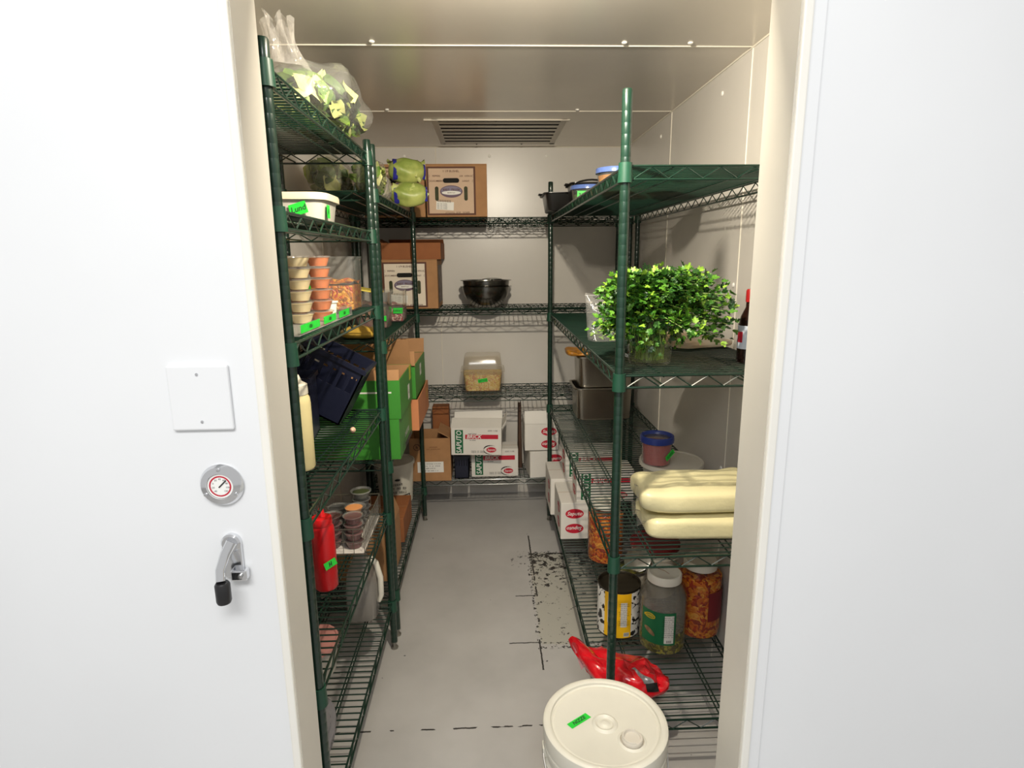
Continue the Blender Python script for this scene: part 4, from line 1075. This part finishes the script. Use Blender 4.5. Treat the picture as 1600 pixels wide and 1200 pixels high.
def crate(label, loc, w, d, h, rot, material=navy, name='plastic_crate', nslot=6):
    t = thing(name, label, 'crate', loc, rot=rot)
    th_ = 0.005
    MB().box(-w/2, w/2, -d/2, d/2, 0, th_).build('crate_floor', material, t)
    fr_ = MB()
    for z0, z1 in ((0, h*0.55), (h*0.82, h)):
        fr_.box(-w/2, w/2, -d/2, -d/2+th_, z0, z1).box(-w/2, w/2, d/2-th_, d/2, z0, z1).box(-w/2, -w/2+th_, -d/2, d/2, z0, z1).box(w/2-th_, w/2, -d/2, d/2, z0, z1)
    fr_.build('side_walls', material, t)
    def sl(x, y, wx, wy):
        MB().box(x-wx/2, x+wx/2, y-wy/2, y+wy/2, h*0.55, h*0.82).build('slat', material, t)
    for k in range(nslot+1):
        x = -w/2+0.006+k*(w-0.012)/nslot
        sl(x, -d/2+th_/2, 0.012, th_); sl(x, d/2-th_/2, 0.012, th_)
        y = -d/2+0.006+k*(d-0.012)/nslot
        sl(-w/2+th_/2, y, th_, 0.012); sl(w/2-th_/2, y, th_, 0.012)
    MB().box(-w/2-0.006, w/2+0.006, -d/2-0.006, -d/2, h-0.014, h).box(-w/2-0.006, w/2+0.006, d/2, d/2+0.006, h-0.014, h).box(-w/2-0.006, -w/2, -d/2, d/2, h-0.014, h).box(w/2, w/2+0.006, -d/2, d/2, h-0.014, h).build('rim', material, t)
    return t
# two nested crates, the front one tipped over
crate('navy slotted plastic crate leaning askew on the left fourth shelf', (-0.575, 1.945, z4+0.052), 0.20, 0.17, 0.20, (0, 0.50, 0))
crate('navy plastic crate standing upright in front of the leaning one', (-0.605, 1.765, z4), 0.145, 0.14, 0.19, (0, 0, 0.12))
rc_ = thing('red_pouch', 'dark red pouch on the left fourth shelf behind the cream bottle', 'pouch', (-0.620, 1.50, z4))
pillow(0.05, 0.06, 0.075, wr=0.2).build('pouch', mat('pouch_red', srgb(92, 22, 30), 0.4, noise=0.3), rc_)
# garlic clove caught at the shelf edge
gc = thing('garlic_clove', 'small peeled garlic clove lying near the left fourth shelf edge', 'garlic', (-0.425, 1.79, z4))
MB().lathe([(0, 0.0), (0.006, 0.002), (0.009, 0.008), (0.006, 0.017), (0.002, 0.022), (0, 0.0225)], 14, M=Matrix.Rotation(math.radians(75), 4, 'X') @ Matrix.Translation((0, 0.0085, 0))).build('clove', mat('garlic', srgb(222, 186, 158), 0.4), gc)

# fifth shelf: red bottle, wire basket with sauce cups
z5 = LA[4]+0.0008
red_bottle = mat('red_bottle', srgb(206, 24, 30), 0.32, noise=0.10, nscale=10)
rbt = squeeze('squeeze_bottle', 'red squeeze bottle with a pointed tip and green tape on the left fifth shelf', (-0.482, 1.585, z5), 0.033, 0.245, red_bottle, mat('red_cap', srgb(220, 30, 34), 0.35), True)
tape(rbt, face_M((0.0225, -0.0255, 0.085), (0.72, 0.62, 0.25), (-0.25, -0.1, 0.95)), 0.036, 0.022, '~z', 0.02, seed=12)
bs = thing('wire_basket', 'thin wire basket lined with white paper holding sauce cups', 'basket', (-0.510, 1.915, z5))
bw, bd, bh = 0.100, 0.145, 0.088
gm = mat('basket_wire', srgb(128, 122, 110), 0.35, 0.7)
wm = MB()
for z in (0.002, bh*0.5, bh):
    rr_ = 0.0022 if z == bh else 0.0012
    wm.tube([(-bw, -bd, z), (bw, -bd, z), (bw, bd, z), (-bw, bd, z)], rr_, 5, closed=True)
for k in range(13):
    y = -bd+k*2*bd/12
    wm.tube([(-bw, y, bh), (-bw, y, 0.002), (bw, y, 0.002), (bw, y, bh)], 0.0010, 4)
for k in range(7):
    x = -bw+k*2*bw/6
    wm.tube([(x, -bd, bh), (x, -bd, 0.002), (x, bd, 0.002), (x, bd, bh)], 0.0010, 4)
tag(wm.build('wire_mesh', gm, bs), kind='stuff')
MB().box(-bw+0.003, bw-0.003, -bd+0.003, bd-0.003, 0.0036, 0.0044).build('paper_liner', mat('liner', srgb(214, 208, 200), 0.7), bs)
MB().grid(lambda u, v: Vector((bw-0.002-0.002*math.sin(v*PI), -bd*0.85+u*bd*1.75, 0.012+v*0.068+0.006*math.sin(u*17))), 20, 4).build('plastic_sheet', clear('sheet', (0.85, 0.84, 0.83, 1), 0.08, 0.15, 0.3, bump=0.5), bs)
zb_ = z5+0.0048
gq = 'sauce cups in the wire basket'
for nm, x, y in (('near the aisle', -0.452, 1.818), ('behind the red bottle', -0.522, 1.822)):
    for k in range(4):
        portion_cup('cup of dark red sauce, basket stack %s, %s of four' % (nm, ['bottom', 'second', 'third', 'top'][k]), (x, y, zb_+k*0.0282), sauce_red, 'red', gq)
portion_cup('open cup of peach sauce lower of two in the wire basket', (-0.468, 1.887, zb_+0.0282*2), sauce_peach, 'peach', gq, lid=False)
portion_cup('open cup of peach sauce upper of two in the wire basket', (-0.464, 1.889, zb_+0.0282*3), sauce_peach, 'peach', gq, lid=False)
for k in range(2): portion_cup('clear cup of dark sauce under the peach sauce cups, %s' % ('lower', 'upper')[k], (-0.468, 1.887, zb_+k*0.0282), sauce_dark, 'dark', gq)
for i, (x, y, n_, nm) in enumerate(((-0.535, 1.889, 3, 'left of the peach cups'), (-0.470, 1.955, 3, 'right behind the peach cups'), (-0.538, 1.956, 3, 'mid basket by the wall side'), (-0.468, 2.022, 3, 'farthest back on the aisle side'), (-0.535, 2.023, 2, 'farthest back on the wall side'))):
    for k in range(n_): portion_cup('cup of dark sauce %s, %s of its stack' % (nm, ('bottom', 'middle', 'top')[k] if n_ == 3 else ('lower', 'upper')[k]), (x, y, zb_+k*0.0282), sauce_dark if i != 0 else sauce_brown, 'dark' if i else 'brownb', gq)
gcup = tub('sauce_tub', 'clear tub of dark green sauce on the cup stack at the back of the basket', 'tub', (-0.468, 2.022, zb_+0.0282*3+0.0004), 0.026, 0.034, 0.030, cupc, fill=mat('green_sauce', srgb(62, 66, 40), 0.4), fill_h=0.8, seg=20)
gq = 'brown sauce cups under the left fourth shelf'
for i, (x, y) in enumerate(((-0.645, 1.60), (-0.645, 1.68), (-0.645, 1.76))):
    for k in range(3): portion_cup('%s cup of brown sauce, %s stack by the wall' % (('bottom', 'middle', 'top')[k], ('first', 'second', 'third')[i]), (x, y, z5+0.0006+k*0.0282), sauce_brown, 'brown3', gq)

# bottom shelf: jug, pink tub, grey bag
z6 = LA[5]+0.0008
jg = thing('plastic_jug', 'cloudy plastic jug with a white handle on the left bottom shelf', 'jug', (-0.482, 2.005, z6))
MB().lathe([(0, 0), (0.050, 0), (0.056, 0.008), (0.056, 0.12), (0.050, 0.17), (0.034, 0.215), (0.024, 0.235), (0.022, 0.25), (0, 0.25)], 32, sq=1.2).build('jug_body', clear('jug_plastic', (0.80, 0.78, 0.75, 1), 0.03, 0.15, 0.45, (0.46, 0.44, 0.41, 1)), jg)
MB().tube([(0.030, 0.010, 0.226), (0.052, 0.012, 0.20), (0.066, 0.012, 0.14), (0.066, 0.012, 0.07), (0.056, 0.012, 0.045)], [0.010, 0.011, 0.011, 0.010, 0.008], 10).build('handle', white_plastic, jg)
pk_ = tub('food_tub', 'round pinkish tub on the left bottom shelf behind the door frame', 'tub', (-0.585, 1.70, z6), 0.075, 0.085, 0.10, milky, lid=mat('pink_lid', srgb(186, 130, 122), 0.4), fill=mat('pink_food', srgb(150, 104, 92), 0.6, noise=0.3), fill_h=0.8)
gb = thing('plastic_bag', 'crumpled grey plastic bag on the left bottom shelf by the door frame', 'bag', (-0.487, 1.36, z6))
pillow(0.060, 0.085, 0.068, 0.8, 0.7, 30, 16, 0.35, 16, 3.0).build('bag_film', clear('grey_film', (0.6, 0.59, 0.6, 1), 0.05, 0.15, 0.55, (0.36, 0.35, 0.37, 1), bump=0.8), gb)
pillow(0.04, 0.06, 0.045, 0.8, 0.7, 20, 10, 0.3, 16, 5.0).build('bag_contents', black_plastic, gb)
# ------------------------------------------------------------------ left rear unit
zb1 = LB[0]+0.0008
film2 = clear('film_thin', (0.95, 0.95, 0.93, 1), 0.04, 0.1, 0.15, (0.85, 0.8, 0.68, 1), bump=0.8, bscale=24)
for lab, loc, rx, ry, sd in (('bulging clear bag of leafy greens against the wall on the left rear top shelf', (-0.608, 2.47, zb1), 0.074, 0.18, 21), ('bulging clear bag of leafy greens beside the post on the left rear top shelf', (-0.447, 2.43, zb1), 0.052, 0.15, 22)):
    t = thing('greens_bag', lab, 'bag', loc, 0, 'bags of greens on the left rear top shelf')
    pillow(rx, ry, 0.075, 0.8, 0.8, 32, 16, 0.22, 13, sd*1.0).build('bag_film', film2, t)
    salad(t, 90, rx*0.92, ry*0.92, 0.062, (0, 0, 0.072), sd, 0.075)
# two banded lettuce heads overhanging the edge and a crumpled bag
head_g = mat('head_green', srgb(176, 184, 104), 0.42, col2=srgb(132, 150, 70), nscale=14, bump=0.8, bscale=22)
band_b = mat('band_blue', srgb(44, 44, 150), 0.35, noise=0.3, nscale=60)
def head(label, loc, rot, r=0.056, L=0.085):
    t = thing('banded_lettuce', label, 'lettuce', loc, rot=rot, group='lettuce heads with blue bands')
    def fn(u, v):
        th = u*2*PI; ph = (v-0.5)*PI
        x = L*math.sin(ph); q = r*math.cos(ph)**0.75
        k = 1+nz((x*0.5, math.cos(th)*0.05, math.sin(th)*0.05), 30, 0.22)
        return Vector((x, q*math.cos(th)*k, q*math.sin(th)*k + r))
    MB().grid(fn, 30, 18, wrapu=True).build('head', head_g, t)
    mb = MB(); rr = random.Random(int(loc[2]*1000))
    for k in range(9):
        th = rr.random()*2*PI; x = rr.uniform(-0.6, 0.6)*L; q = r*(1-(x/L)**2)**0.5*0.97
        leaf_patch(mb, Vector((x, q*math.cos(th), q*math.sin(th)+r)), Vector((1, rr.uniform(-.3, .3), rr.uniform(-.3, .3))), Vector((0, math.cos(th), math.sin(th))), 0.09, 0.030, -0.55)
    mb.build('leaves', romaine[1], t, autosmooth=False)
    for x in (-0.055, 0.072):
        q = r*(1-(x/L)**2)**0.5
        mb = MB().grid(lambda u, v: Vector((x+(v-0.5)*0.022, (q*1.09+0.004*math.sin(u*40))*math.cos(u*2*PI), (q*1.09+0.004*math.sin(u*31))*math.sin(u*2*PI)+r)), 24, 1, wrapu=True)
        mb.build('blue_band', band_b, t)
    return t
head('upper lettuce head with blue bands on the left rear top shelf edge', (-0.372, 2.93, zb1+0.108), (0, 0.05, 0.25))
head('lower lettuce head with blue bands on the left rear top shelf edge', (-0.355, 2.86, zb1), (0, 0, 0.12), 0.053, 0.085)
tb = thing('plastic_bag', 'crumpled clear plastic bag beside the lettuce heads on the left rear top shelf', 'bag', (-0.475, 2.69, zb1))
pillow(0.065, 0.11, 0.055, 0.8, 0.8, 32, 16, 0.3, 18, 9.0).build('bag_film', clear('film_white', (0.9, 0.88, 0.85, 1), 0.06, 0.12, 0.4, (0.82, 0.76, 0.70, 1), bump=1.0, bscale=40), tb)
salad(tb, 22, 0.05, 0.09, 0.04, (0, 0, 0.05), 31, 0.05)

# second shelf: clear containers
zb2 = LB[1]+0.0008
c3 = cambro('clear square container of mixed vegetables with a yellow lid corner, left rear second shelf', (-0.515, 2.66, zb2), 0.165, 0.16, 0.155, chunky('mixed_veg', [srgb(120, 84, 72), srgb(150, 110, 84), srgb(104, 60, 58), srgb(90, 96, 60)], 40), 0.7)
MB().box(-0.085, 0.02, -0.08, 0.05, 0.157, 0.163, Matrix.Rotation(0.18, 4, 'Y')).build('lid_corner', mat('lid_yellow', srgb(224, 206, 92), 0.4), c3)
tape(c3, face_M((0.06, -0.0775, 0.045), FX, (0, 0, 1)), 0.03, 0.022, None, seed=14)
c4 = cambro('clear square container of red and white cubes with green tape, left rear second shelf', (-0.475, 2.93, zb2), 0.145, 0.16, 0.15, chunky('red_cubes', [srgb(160, 40, 50), srgb(208, 180, 170), srgb(120, 60, 60), srgb(186, 140, 130)], 90), 0.5)
tape(c4, face_M((0.045, -0.0785, 0.055), FX, FZ), 0.045, 0.026, '~beets', 0.016, seed=15)
yb = thing('yellow_bag', 'small yellow bag at the near end of the left rear second shelf', 'bag', (-0.49, 2.31, zb2))
pillow(0.07, 0.09, 0.020, 0.8, 0.6, 28, 12, 0.3, 16, 2.0).build('bag', mat('yellow_food', srgb(206, 168, 70), 0.4, noise=0.25, nscale=18), yb)

# third shelf: green and brown produce cartons
zb3 = LB[2]+0.0008
zig = 'produce cartons on the left rear unit'
def sticker(t, c, right, up, w, h, m_=white_print): return rect(t, c, right, up, w, h, m_, 'sticker')
ga = box_open('produce_carton', 'green produce carton on the bottom of the near stack, left rear unit', (-0.520, 2.375, zb3), 0.345, 0.355, 0.158, carton_green, kraft, group=zig)
for k in range(6): rect(ga, (0.1731, -0.10+0.018*k, 0.02+0.006*k), (0, 1, 0), FZ, 0.004, 0.03, ink, 'printed_bar')
text('~PRODUCE', 0.03, face_M((0.1731, 0.02, 0.055), (0, 1, 0), FZ), white_print, ga, bold=0.0005)
rect(ga, (0.1731, 0.06, 0.012), (0, 1, 0), FZ, 0.20, 0.022, ink, 'printed_stripe')
gb2 = box_open('produce_carton', 'green produce carton with open brown flaps on top of the near stack', (-0.512, 2.380, zb3+0.1585), 0.345, 0.350, 0.150, carton_green, kraft, group=zig, flaps=(('f', -8, 0.040), ('b', -20, 0.12), ('l', -35, 0.12)))
sticker(gb2, (0.1731, 0.06, 0.055), (0, 1, 0), FZ, 0.05, 0.062); text('~4B', 0.022, face_M((0.1736, 0.06, 0.055), (0, 1, 0), FZ), ink, gb2)
sticker(gb2, (0.1731, 0.115, 0.125), (0, 1, 0), FZ, 0.055, 0.06, mat('sticker_yellow', srgb(190, 196, 40), 0.5))
MB().quad(Vector((-0.02, -0.1756, 0.10)), Vector((0.14, -0.1756, 0.10)), Vector((0.14, -0.1756, 0.106)), Vector((-0.02, -0.1756, 0.106))).build('staple_line', carton_white, gb2)
br = box_open('produce_carton', 'brown produce carton on the bottom of the rear stack, left rear unit', (-0.492, 2.805, zb3), 0.345, 0.44, 0.142, mat('kraft_orange', srgb(198, 128, 84), 0.8, noise=0.1, nscale=10), kraft, group=zig)
oval(br, (0.1731, 0.14, 0.09), (0, 1, 0), FZ, 0.05, 0.06, mat('print_gold', srgb(196, 150, 60), 0.6))
gt = box_open('produce_carton', 'green produce carton with a tall brown flap on top of the rear stack', (-0.497, 2.800, zb3+0.1425), 0.335, 0.40, 0.150, carton_green, kraft, group=zig, flaps=(('f', -6, 0.035), ('b', 14, 0.07), ('l', -20, 0.10)))
sticker(gt, (0.1681, 0.0, 0.10), (0, 1, 0), FZ, 0.06, 0.055); text('~US 1', 0.02, face_M((0.1686, 0.0, 0.10), (0, 1, 0), FZ), ink, gt)
MB().box(0.02, 0.168, -0.2, -0.197, 0.145, 0.215).build('torn_flap', kraft, gt)

# bottom shelf: white pail, brown box
zb4 = LB[3]+0.0008
pa = tub('food_pail', 'white plastic pail with black print on the left rear bottom shelf', 'pail', (-0.522, 3.085, zb4), 0.088, 0.100, 0.22, bucket_w, lid=bucket_w, lid_r=0.107)
for k, s_ in enumerate(('~SAUCE', '~NET 10 KG', '~KEEP COLD')): wrap_text(s_, 0.018, 0.0985, 285, 0.125-0.022*k, ink, pa)
mb = MB(); ribbon_label(mb, 0.0935, 262, 330, 0.035, 0.060, 10); lb_ = mb.build('printed_box', ink, pa)
for k in range(9):
    mb = MB(); ribbon_label(mb, 0.0942, 264+k*7, 269+k*7, 0.040, 0.055, 2); mb.build('printed_gap', bucket_w, lb_)
oval(pa, Vector((0.0990*math.cos(math.radians(285)), 0.0990*math.sin(math.radians(285)), 0.15)), (math.sin(math.radians(75)), math.cos(math.radians(75)), 0), FZ, 0.03, 0.012, ink)
bx = box_open('cardboard_box', 'brown cardboard box with a black label behind the cloudy jug', (-0.535, 2.36, zb4), 0.25, 0.24, 0.215, kraft, kraft, flaps=(('r', -20, 0.06),))
rect(bx, (0.1256, -0.06, 0.06), (0, 1, 0), FZ, 0.035, 0.085, ink, 'black_label'); rect(bx, (0.1261, -0.06, 0.06), (0, 1, 0), FZ, 0.020, 0.06, white_print, 'white_label')
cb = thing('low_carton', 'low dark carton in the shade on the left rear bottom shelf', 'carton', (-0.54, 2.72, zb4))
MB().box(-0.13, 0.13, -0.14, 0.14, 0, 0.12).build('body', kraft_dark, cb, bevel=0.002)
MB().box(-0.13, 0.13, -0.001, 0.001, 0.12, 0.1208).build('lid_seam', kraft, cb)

# ------------------------------------------------------------------ back unit
# top: two produce boxes with printed fronts
pink_face = mat('box_face', srgb(206, 178, 152), 0.7, noise=0.06, nscale=12)
def bushel_box(label, loc, w=0.318, d=0.325, h=0.262, rz=0.0, face=pink_face, sealed=True, tilt=None, group='printed produce boxes on the back unit', mirror=False):
    t = thing('produce_box', label, 'box', loc, rz, group, rot=tilt)
    b = MB().box(-w/2, w/2, -d/2, d/2, 0, h).build('body', kraft, t, bevel=0.003)
    f = -d/2-0.0006
    cx_ = -0.028; pw, ph = w*0.80, h*0.93
    rect(b, (cx_, f, h*0.5), FX, FZ, pw, ph, ink_brown, 'border_print')
    rect(b, (cx_, f-0.0006, h*0.5), FX, FZ, pw-0.020, ph-0.018, face, 'face_print')
    g2 = f-0.0012
    text('1 1/9 BUSHEL', 0.015, face_M((cx_, g2, h*0.875), FX, FZ), ink_brown, b, bold=0.0002)
    for s, l1, l2 in ((-1, 'PEPPERS', 'CUCUMBERS'), (1, '~EGG PLANTS', '~SQUASH')):
        for k, l in enumerate((l1, l2)):
            zz_ = h*(0.785-0.095*k)
            text(l, 0.0115, face_M((cx_+s*pw*0.30, g2, zz_), FX, FZ), ink_brown, b, bold=0.0002)
            q = MB(); c_ = (cx_+s*(pw*0.455), zz_)
            for a0, a1, b0, b1 in ((-5, 5, 4, 5), (-5, 5, -5, -4), (-5, -4, -5, 5), (4, 5, -5, 5)): q.box(c_[0]+a0*0.001, c_[0]+a1*0.001, g2-0.0002, g2, c_[1]+b0*0.001, c_[1]+b1*0.001)
            q.build('check_box', ink_brown, b)
    def slot(x, z, ww, hh, m_):
        M = face_M((x, g2-0.0004, z), FX, FZ); r = min(ww, hh)/2; pts = []
        for k in range(24):
            a = 2*PI*k/24; px, py = r*math.cos(a), r*math.sin(a)
            px += math.copysign(ww/2-r, px) if ww > hh else 0; py += math.copysign(hh/2-r, py) if hh > ww else 0
            pts.append(M @ Vector((px, py, 0)))
        MB().quad(*pts).build('hand_hole', m_, b)
    hole = mat('hole_shade', (0.008, 0.008, 0.007, 1), 0.9); hole_g = mat('hole_green', srgb(52, 56, 20), 0.7, noise=0.6, nscale=40)
    slot(cx_, h*0.70, 0.085, 0.024, hole)  # black patch painted for the shade inside the hand hole
    slot(cx_-0.076, h*0.45, 0.019, 0.072, hole_g); slot(cx_+0.076, h*0.45, 0.019, 0.072, hole_g)
    M_ = (cx_, g2-0.0002, h*0.49)
    oval(b, M_, FX, FZ, 0.118, 0.062, mat('logo_purple', srgb(96, 72, 92), 0.6), 'logo_oval')
    oval(b, (cx_, g2-0.0006, h*0.505), FX, FZ, 0.106, 0.046, mat('logo_blue', srgb(126, 118, 140), 0.6), 'logo_oval')
    oval(b, (cx_, g2-0.0009, h*0.465), FX, FZ, 0.100, 0.020, white_print, 'logo_band')
    text('~FARM FRESH', 0.0155, face_M((cx_, g2-0.0012, h*0.525), FX, FZ), ink_brown, b, bold=0.0006)
    text('~PRODUCE', 0.010, face_M((cx_, g2-0.0012, h*0.465), FX, FZ), ink_brown, b, bold=0.0004)
    text('~MARKETED FROM CANADA', 0.011, face_M((cx_+0.03, g2, h*0.085), FX, FZ), ink_brown, b, bold=0.0003)
    st = rect(b, (cx_-0.035, g2-0.0003, h*0.215), (1, 0, -0.06), (0.06, 0, 1), 0.092, 0.042, white_print, 'address_label')
    for k in range(16):
        x = cx_-0.072+k*0.0044; rect(b, (x, g2-0.0006, h*0.315-0.0003*k), FX, FZ, 0.0012+0.0012*(k % 3 == 0), 0.012, ink, 'barcode_bar')
    for k in range(4): text('~LOT 2204 PACKED', 0.006, face_M((cx_-0.05, g2-0.0006, h*0.255-0.008*k), (1, 0, -0.06), (0.06, 0, 1)), ink, b)
    # printed side
    rect(b, (w/2+0.0006, 0.02, h*0.5), (0, 1, 0), FZ, d*0.8, h*0.8, mat('side_print', srgb(140, 126, 120), 0.7, noise=0.5, nscale=30), 'side_print')
    # lid: closed top flaps with the slit between them
    MB().box(-w/2, w/2, -d/2, -0.001, h, h+0.004).build('top_flap', kraft, t); MB().box(-w/2, w/2, 0.001, d/2, h, h+0.004).build('top_flap', kraft, t)
    return t
zd1 = LD[0]+0.0008
bushel_box('printed produce box right of centre on the back top shelf', (-0.156, 3.430, zd1))
bushel_box('printed produce box left on the back top shelf behind the lettuce heads', (-0.483, 3.435, zd1))
zd2 = LD[1]+0.0008
bushel_box('printed produce box on the second back shelf left of the bowls', (-0.425, 3.470, zd2), w=0.30, h=0.262, face=mat('box_face_white', srgb(226, 214, 196), 0.7))
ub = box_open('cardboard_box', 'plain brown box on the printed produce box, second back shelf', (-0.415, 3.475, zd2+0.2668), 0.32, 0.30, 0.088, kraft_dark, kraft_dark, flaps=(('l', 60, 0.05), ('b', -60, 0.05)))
# steel bowls
bowl_m = mat('bowl_steel', (0.17, 0.165, 0.15, 1), 0.24, 1.0)
def bowl(label, loc, R, h):
    t = thing('steel_bowl', label, 'bowl', loc, 0, 'steel bowls nested on the second back shelf')
    prof = [(0, 0)] + [(R*(0.42+0.55*math.sin(k/10*PI/2)**0.9), h*(k/10)**1.35) for k in range(11)]
    prof[1] = (R*0.42, 0.0)
    prof += [(R*1.06, h), (R*1.065, h+0.0025), (R*1.05, h+0.003), (R*0.965, h+0.001)]
    prof += [(R*(0.42+0.55*math.sin(k/10*PI/2)**0.9)-0.002, h*(k/10)**1.35+0.002) for k in range(9, -1, -1)] + [(0, 0.002)]
    MB().lathe(prof, 48).build('bowl', bowl_m, t)
    return t
bowl('lower steel mixing bowl of a nested pair on the second back shelf', (-0.012, 3.44, zd2), 0.138, 0.112)
u = bowl('upper steel mixing bowl of a nested pair on the second back shelf', (-0.012, 3.44, zd2+0.036), 0.137, 0.110)
MB().tube([(0.02, -0.141, 0.112), (0.03, -0.10, 0.121), (0.05, -0.03, 0.10)], [0.004, 0.004, 0.006], 8).build('spoon_handle', steel, u)
MB().lathe([(0.055, 0.1125), (0.057, 0.118), (0.03, 0.124), (0, 0.125)], 24, c=(0.035, 0.02, 0), sx=1.0, sy=0.5).build('ladle_bowl', steel, u)

# clear pan of shredded cheese with an inverted pan as its lid
zd3 = LD[2]+0.0008
cp = thing('clear_pan', 'clear plastic pan of shredded cheese on the third back shelf', 'pan', (-0.040, 3.455, zd3))
R = 0.122
polyc = clear('polycarbonate', (0.96, 0.94, 0.90, 1), 0.05, 0.12, 0.08, (0.6, 0.54, 0.44, 1))
MB().lathe([(0, 0.001), (R*0.80, 0.001), (R*0.85, 0.008), (R*0.95, 0.115), (R*1.05, 0.118), (R*1.05, 0.121), (R*0.93, 0.120), (R*0.83, 0.010), (0, 0.005)], 48, sq=8, sy=0.82).build('pan_body', polyc, cp)
shred = chunky('shredded_cheese', [srgb(238, 212, 130), srgb(228, 190, 96), srgb(244, 226, 160), srgb(216, 150, 96), srgb(236, 206, 120)], 110, 0.5, 0.8)
MB().lathe([(0, 0.006), (R*0.82, 0.007), (R*0.905, 0.100), (R*0.5, 0.108), (0, 0.106)], 48, sq=8, sy=0.82).build('shredded_cheese', shred, cp)
tape(cp, face_M((0.0, -0.0925, 0.070), (1, 0, 0.15), (-0.15, 0, 1)), 0.055, 0.020, '~Cheese', 0.014, seed=19)
ip = thing('clear_pan', 'empty clear plastic pan turned upside down as a cover over shredded cheese', 'pan', (-0.040, 3.455, zd3+0.1225))
MB().lathe([(R*1.05, 0), (R*1.05, 0.003), (R*0.95, 0.005), (R*0.86, 0.080), (R*0.80, 0.087), (0, 0.088)], 48, sq=8, sy=0.82).build('pan_body', polyc, ip)

# bottom shelf: cartons
zd4 = LD[3]+0.0008
bb = box_open('cardboard_box', 'tall brown cardboard box with a white shipping label on the back bottom shelf', (-0.350, 3.380, zd4), 0.235, 0.20, 0.258, kraft, kraft, flaps=(('r', -60, 0.08),))
fy = -0.1006
rect(bb, (0.0, fy, 0.085), FX, FZ, 0.15, 0.065, white_print, 'shipping_label')
for k in range(4): text(('~CHEESE FRITTERS 85077700', '~LOT 4417  20 LB  850077', '~KEEP FROZEN', '~MEAT AND EGGS 0 12')[k], 0.0085, face_M((0.0, fy-0.0005, 0.105-0.014*k), FX, FZ), ink, bb, bold=0.0002)
oval(bb, (-0.075, fy, 0.205), FX, FZ, 0.040, 0.040, ink_brown); oval(bb, (-0.075, fy-0.0004, 0.205), FX, FZ, 0.032, 0.032, kraft); text('h', 0.025, face_M((-0.075, fy-0.0008, 0.205), FX, FZ), ink_brown, bb, bold=0.0008)
for k in range(2): text(('~PERISHABLE', '~KEEP REFRIGERATED')[k], 0.008, face_M((0.02, fy-0.0002, 0.205-0.012*k), FX, FZ), ink_brown, bb)
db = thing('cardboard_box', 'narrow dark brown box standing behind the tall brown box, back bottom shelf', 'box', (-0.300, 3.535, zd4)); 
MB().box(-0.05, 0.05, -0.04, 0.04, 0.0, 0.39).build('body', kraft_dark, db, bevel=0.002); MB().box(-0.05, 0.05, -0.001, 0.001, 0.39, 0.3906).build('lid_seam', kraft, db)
sg = 'white cheese cartons on the back bottom shelf'
cheese_carton('lower white cheese carton in the middle of the back bottom shelf', (0.022, 3.40, zd4), h=0.170, group=sg)
cheese_carton('upper white cheese carton with raised flaps, overhanging the back bottom shelf', (-0.078, 3.325, zd4+0.1725), group=sg, w=0.285, d=0.20, h=0.160, tilt=(0.02, 0.012, -0.045), flap=(('f', 20, 0.095), ('r', 120, 0.05), ('b', 120, 0.05)))
cheese_carton('lower white cheese carton on the right of the back bottom shelf', (0.315, 3.42, zd4), rz=0.10, group=sg, w=0.20, d=0.24, h=0.160, face='side')
cheese_carton('upper white cheese carton with an open flap on the right of the back bottom shelf', (0.295, 3.42, zd4+0.1675), group=sg, w=0.195, d=0.25, h=0.160, face='side', flap=(('f', 78, 0.075),))
crate('navy plastic crate on the back bottom shelf beside the tall brown box', (-0.172, 3.43, zd4), 0.085, 0.24, 0.14, (0, 0, 0), nslot=5)
pb = thing('paper_bag', 'dark brown paper bag between the cheese cartons on the back bottom shelf', 'bag', (0.179, 3.52, zd4))
def pbag(u, v):
    th = u*2*PI; k = 1-0.35*v
    return Vector((0.0145*k*math.copysign(abs(math.cos(th))**0.5, math.cos(th)), 0.05*math.copysign(abs(math.sin(th))**0.5, math.sin(th)), 0.40*v+0.012*math.sin(th*3)*v))
MB().grid(pbag, 24, 10, wrapu=True).build('paper', mat('dark_paper', srgb(78, 56, 42), 0.7, bump=0.5, bscale=20), pb)
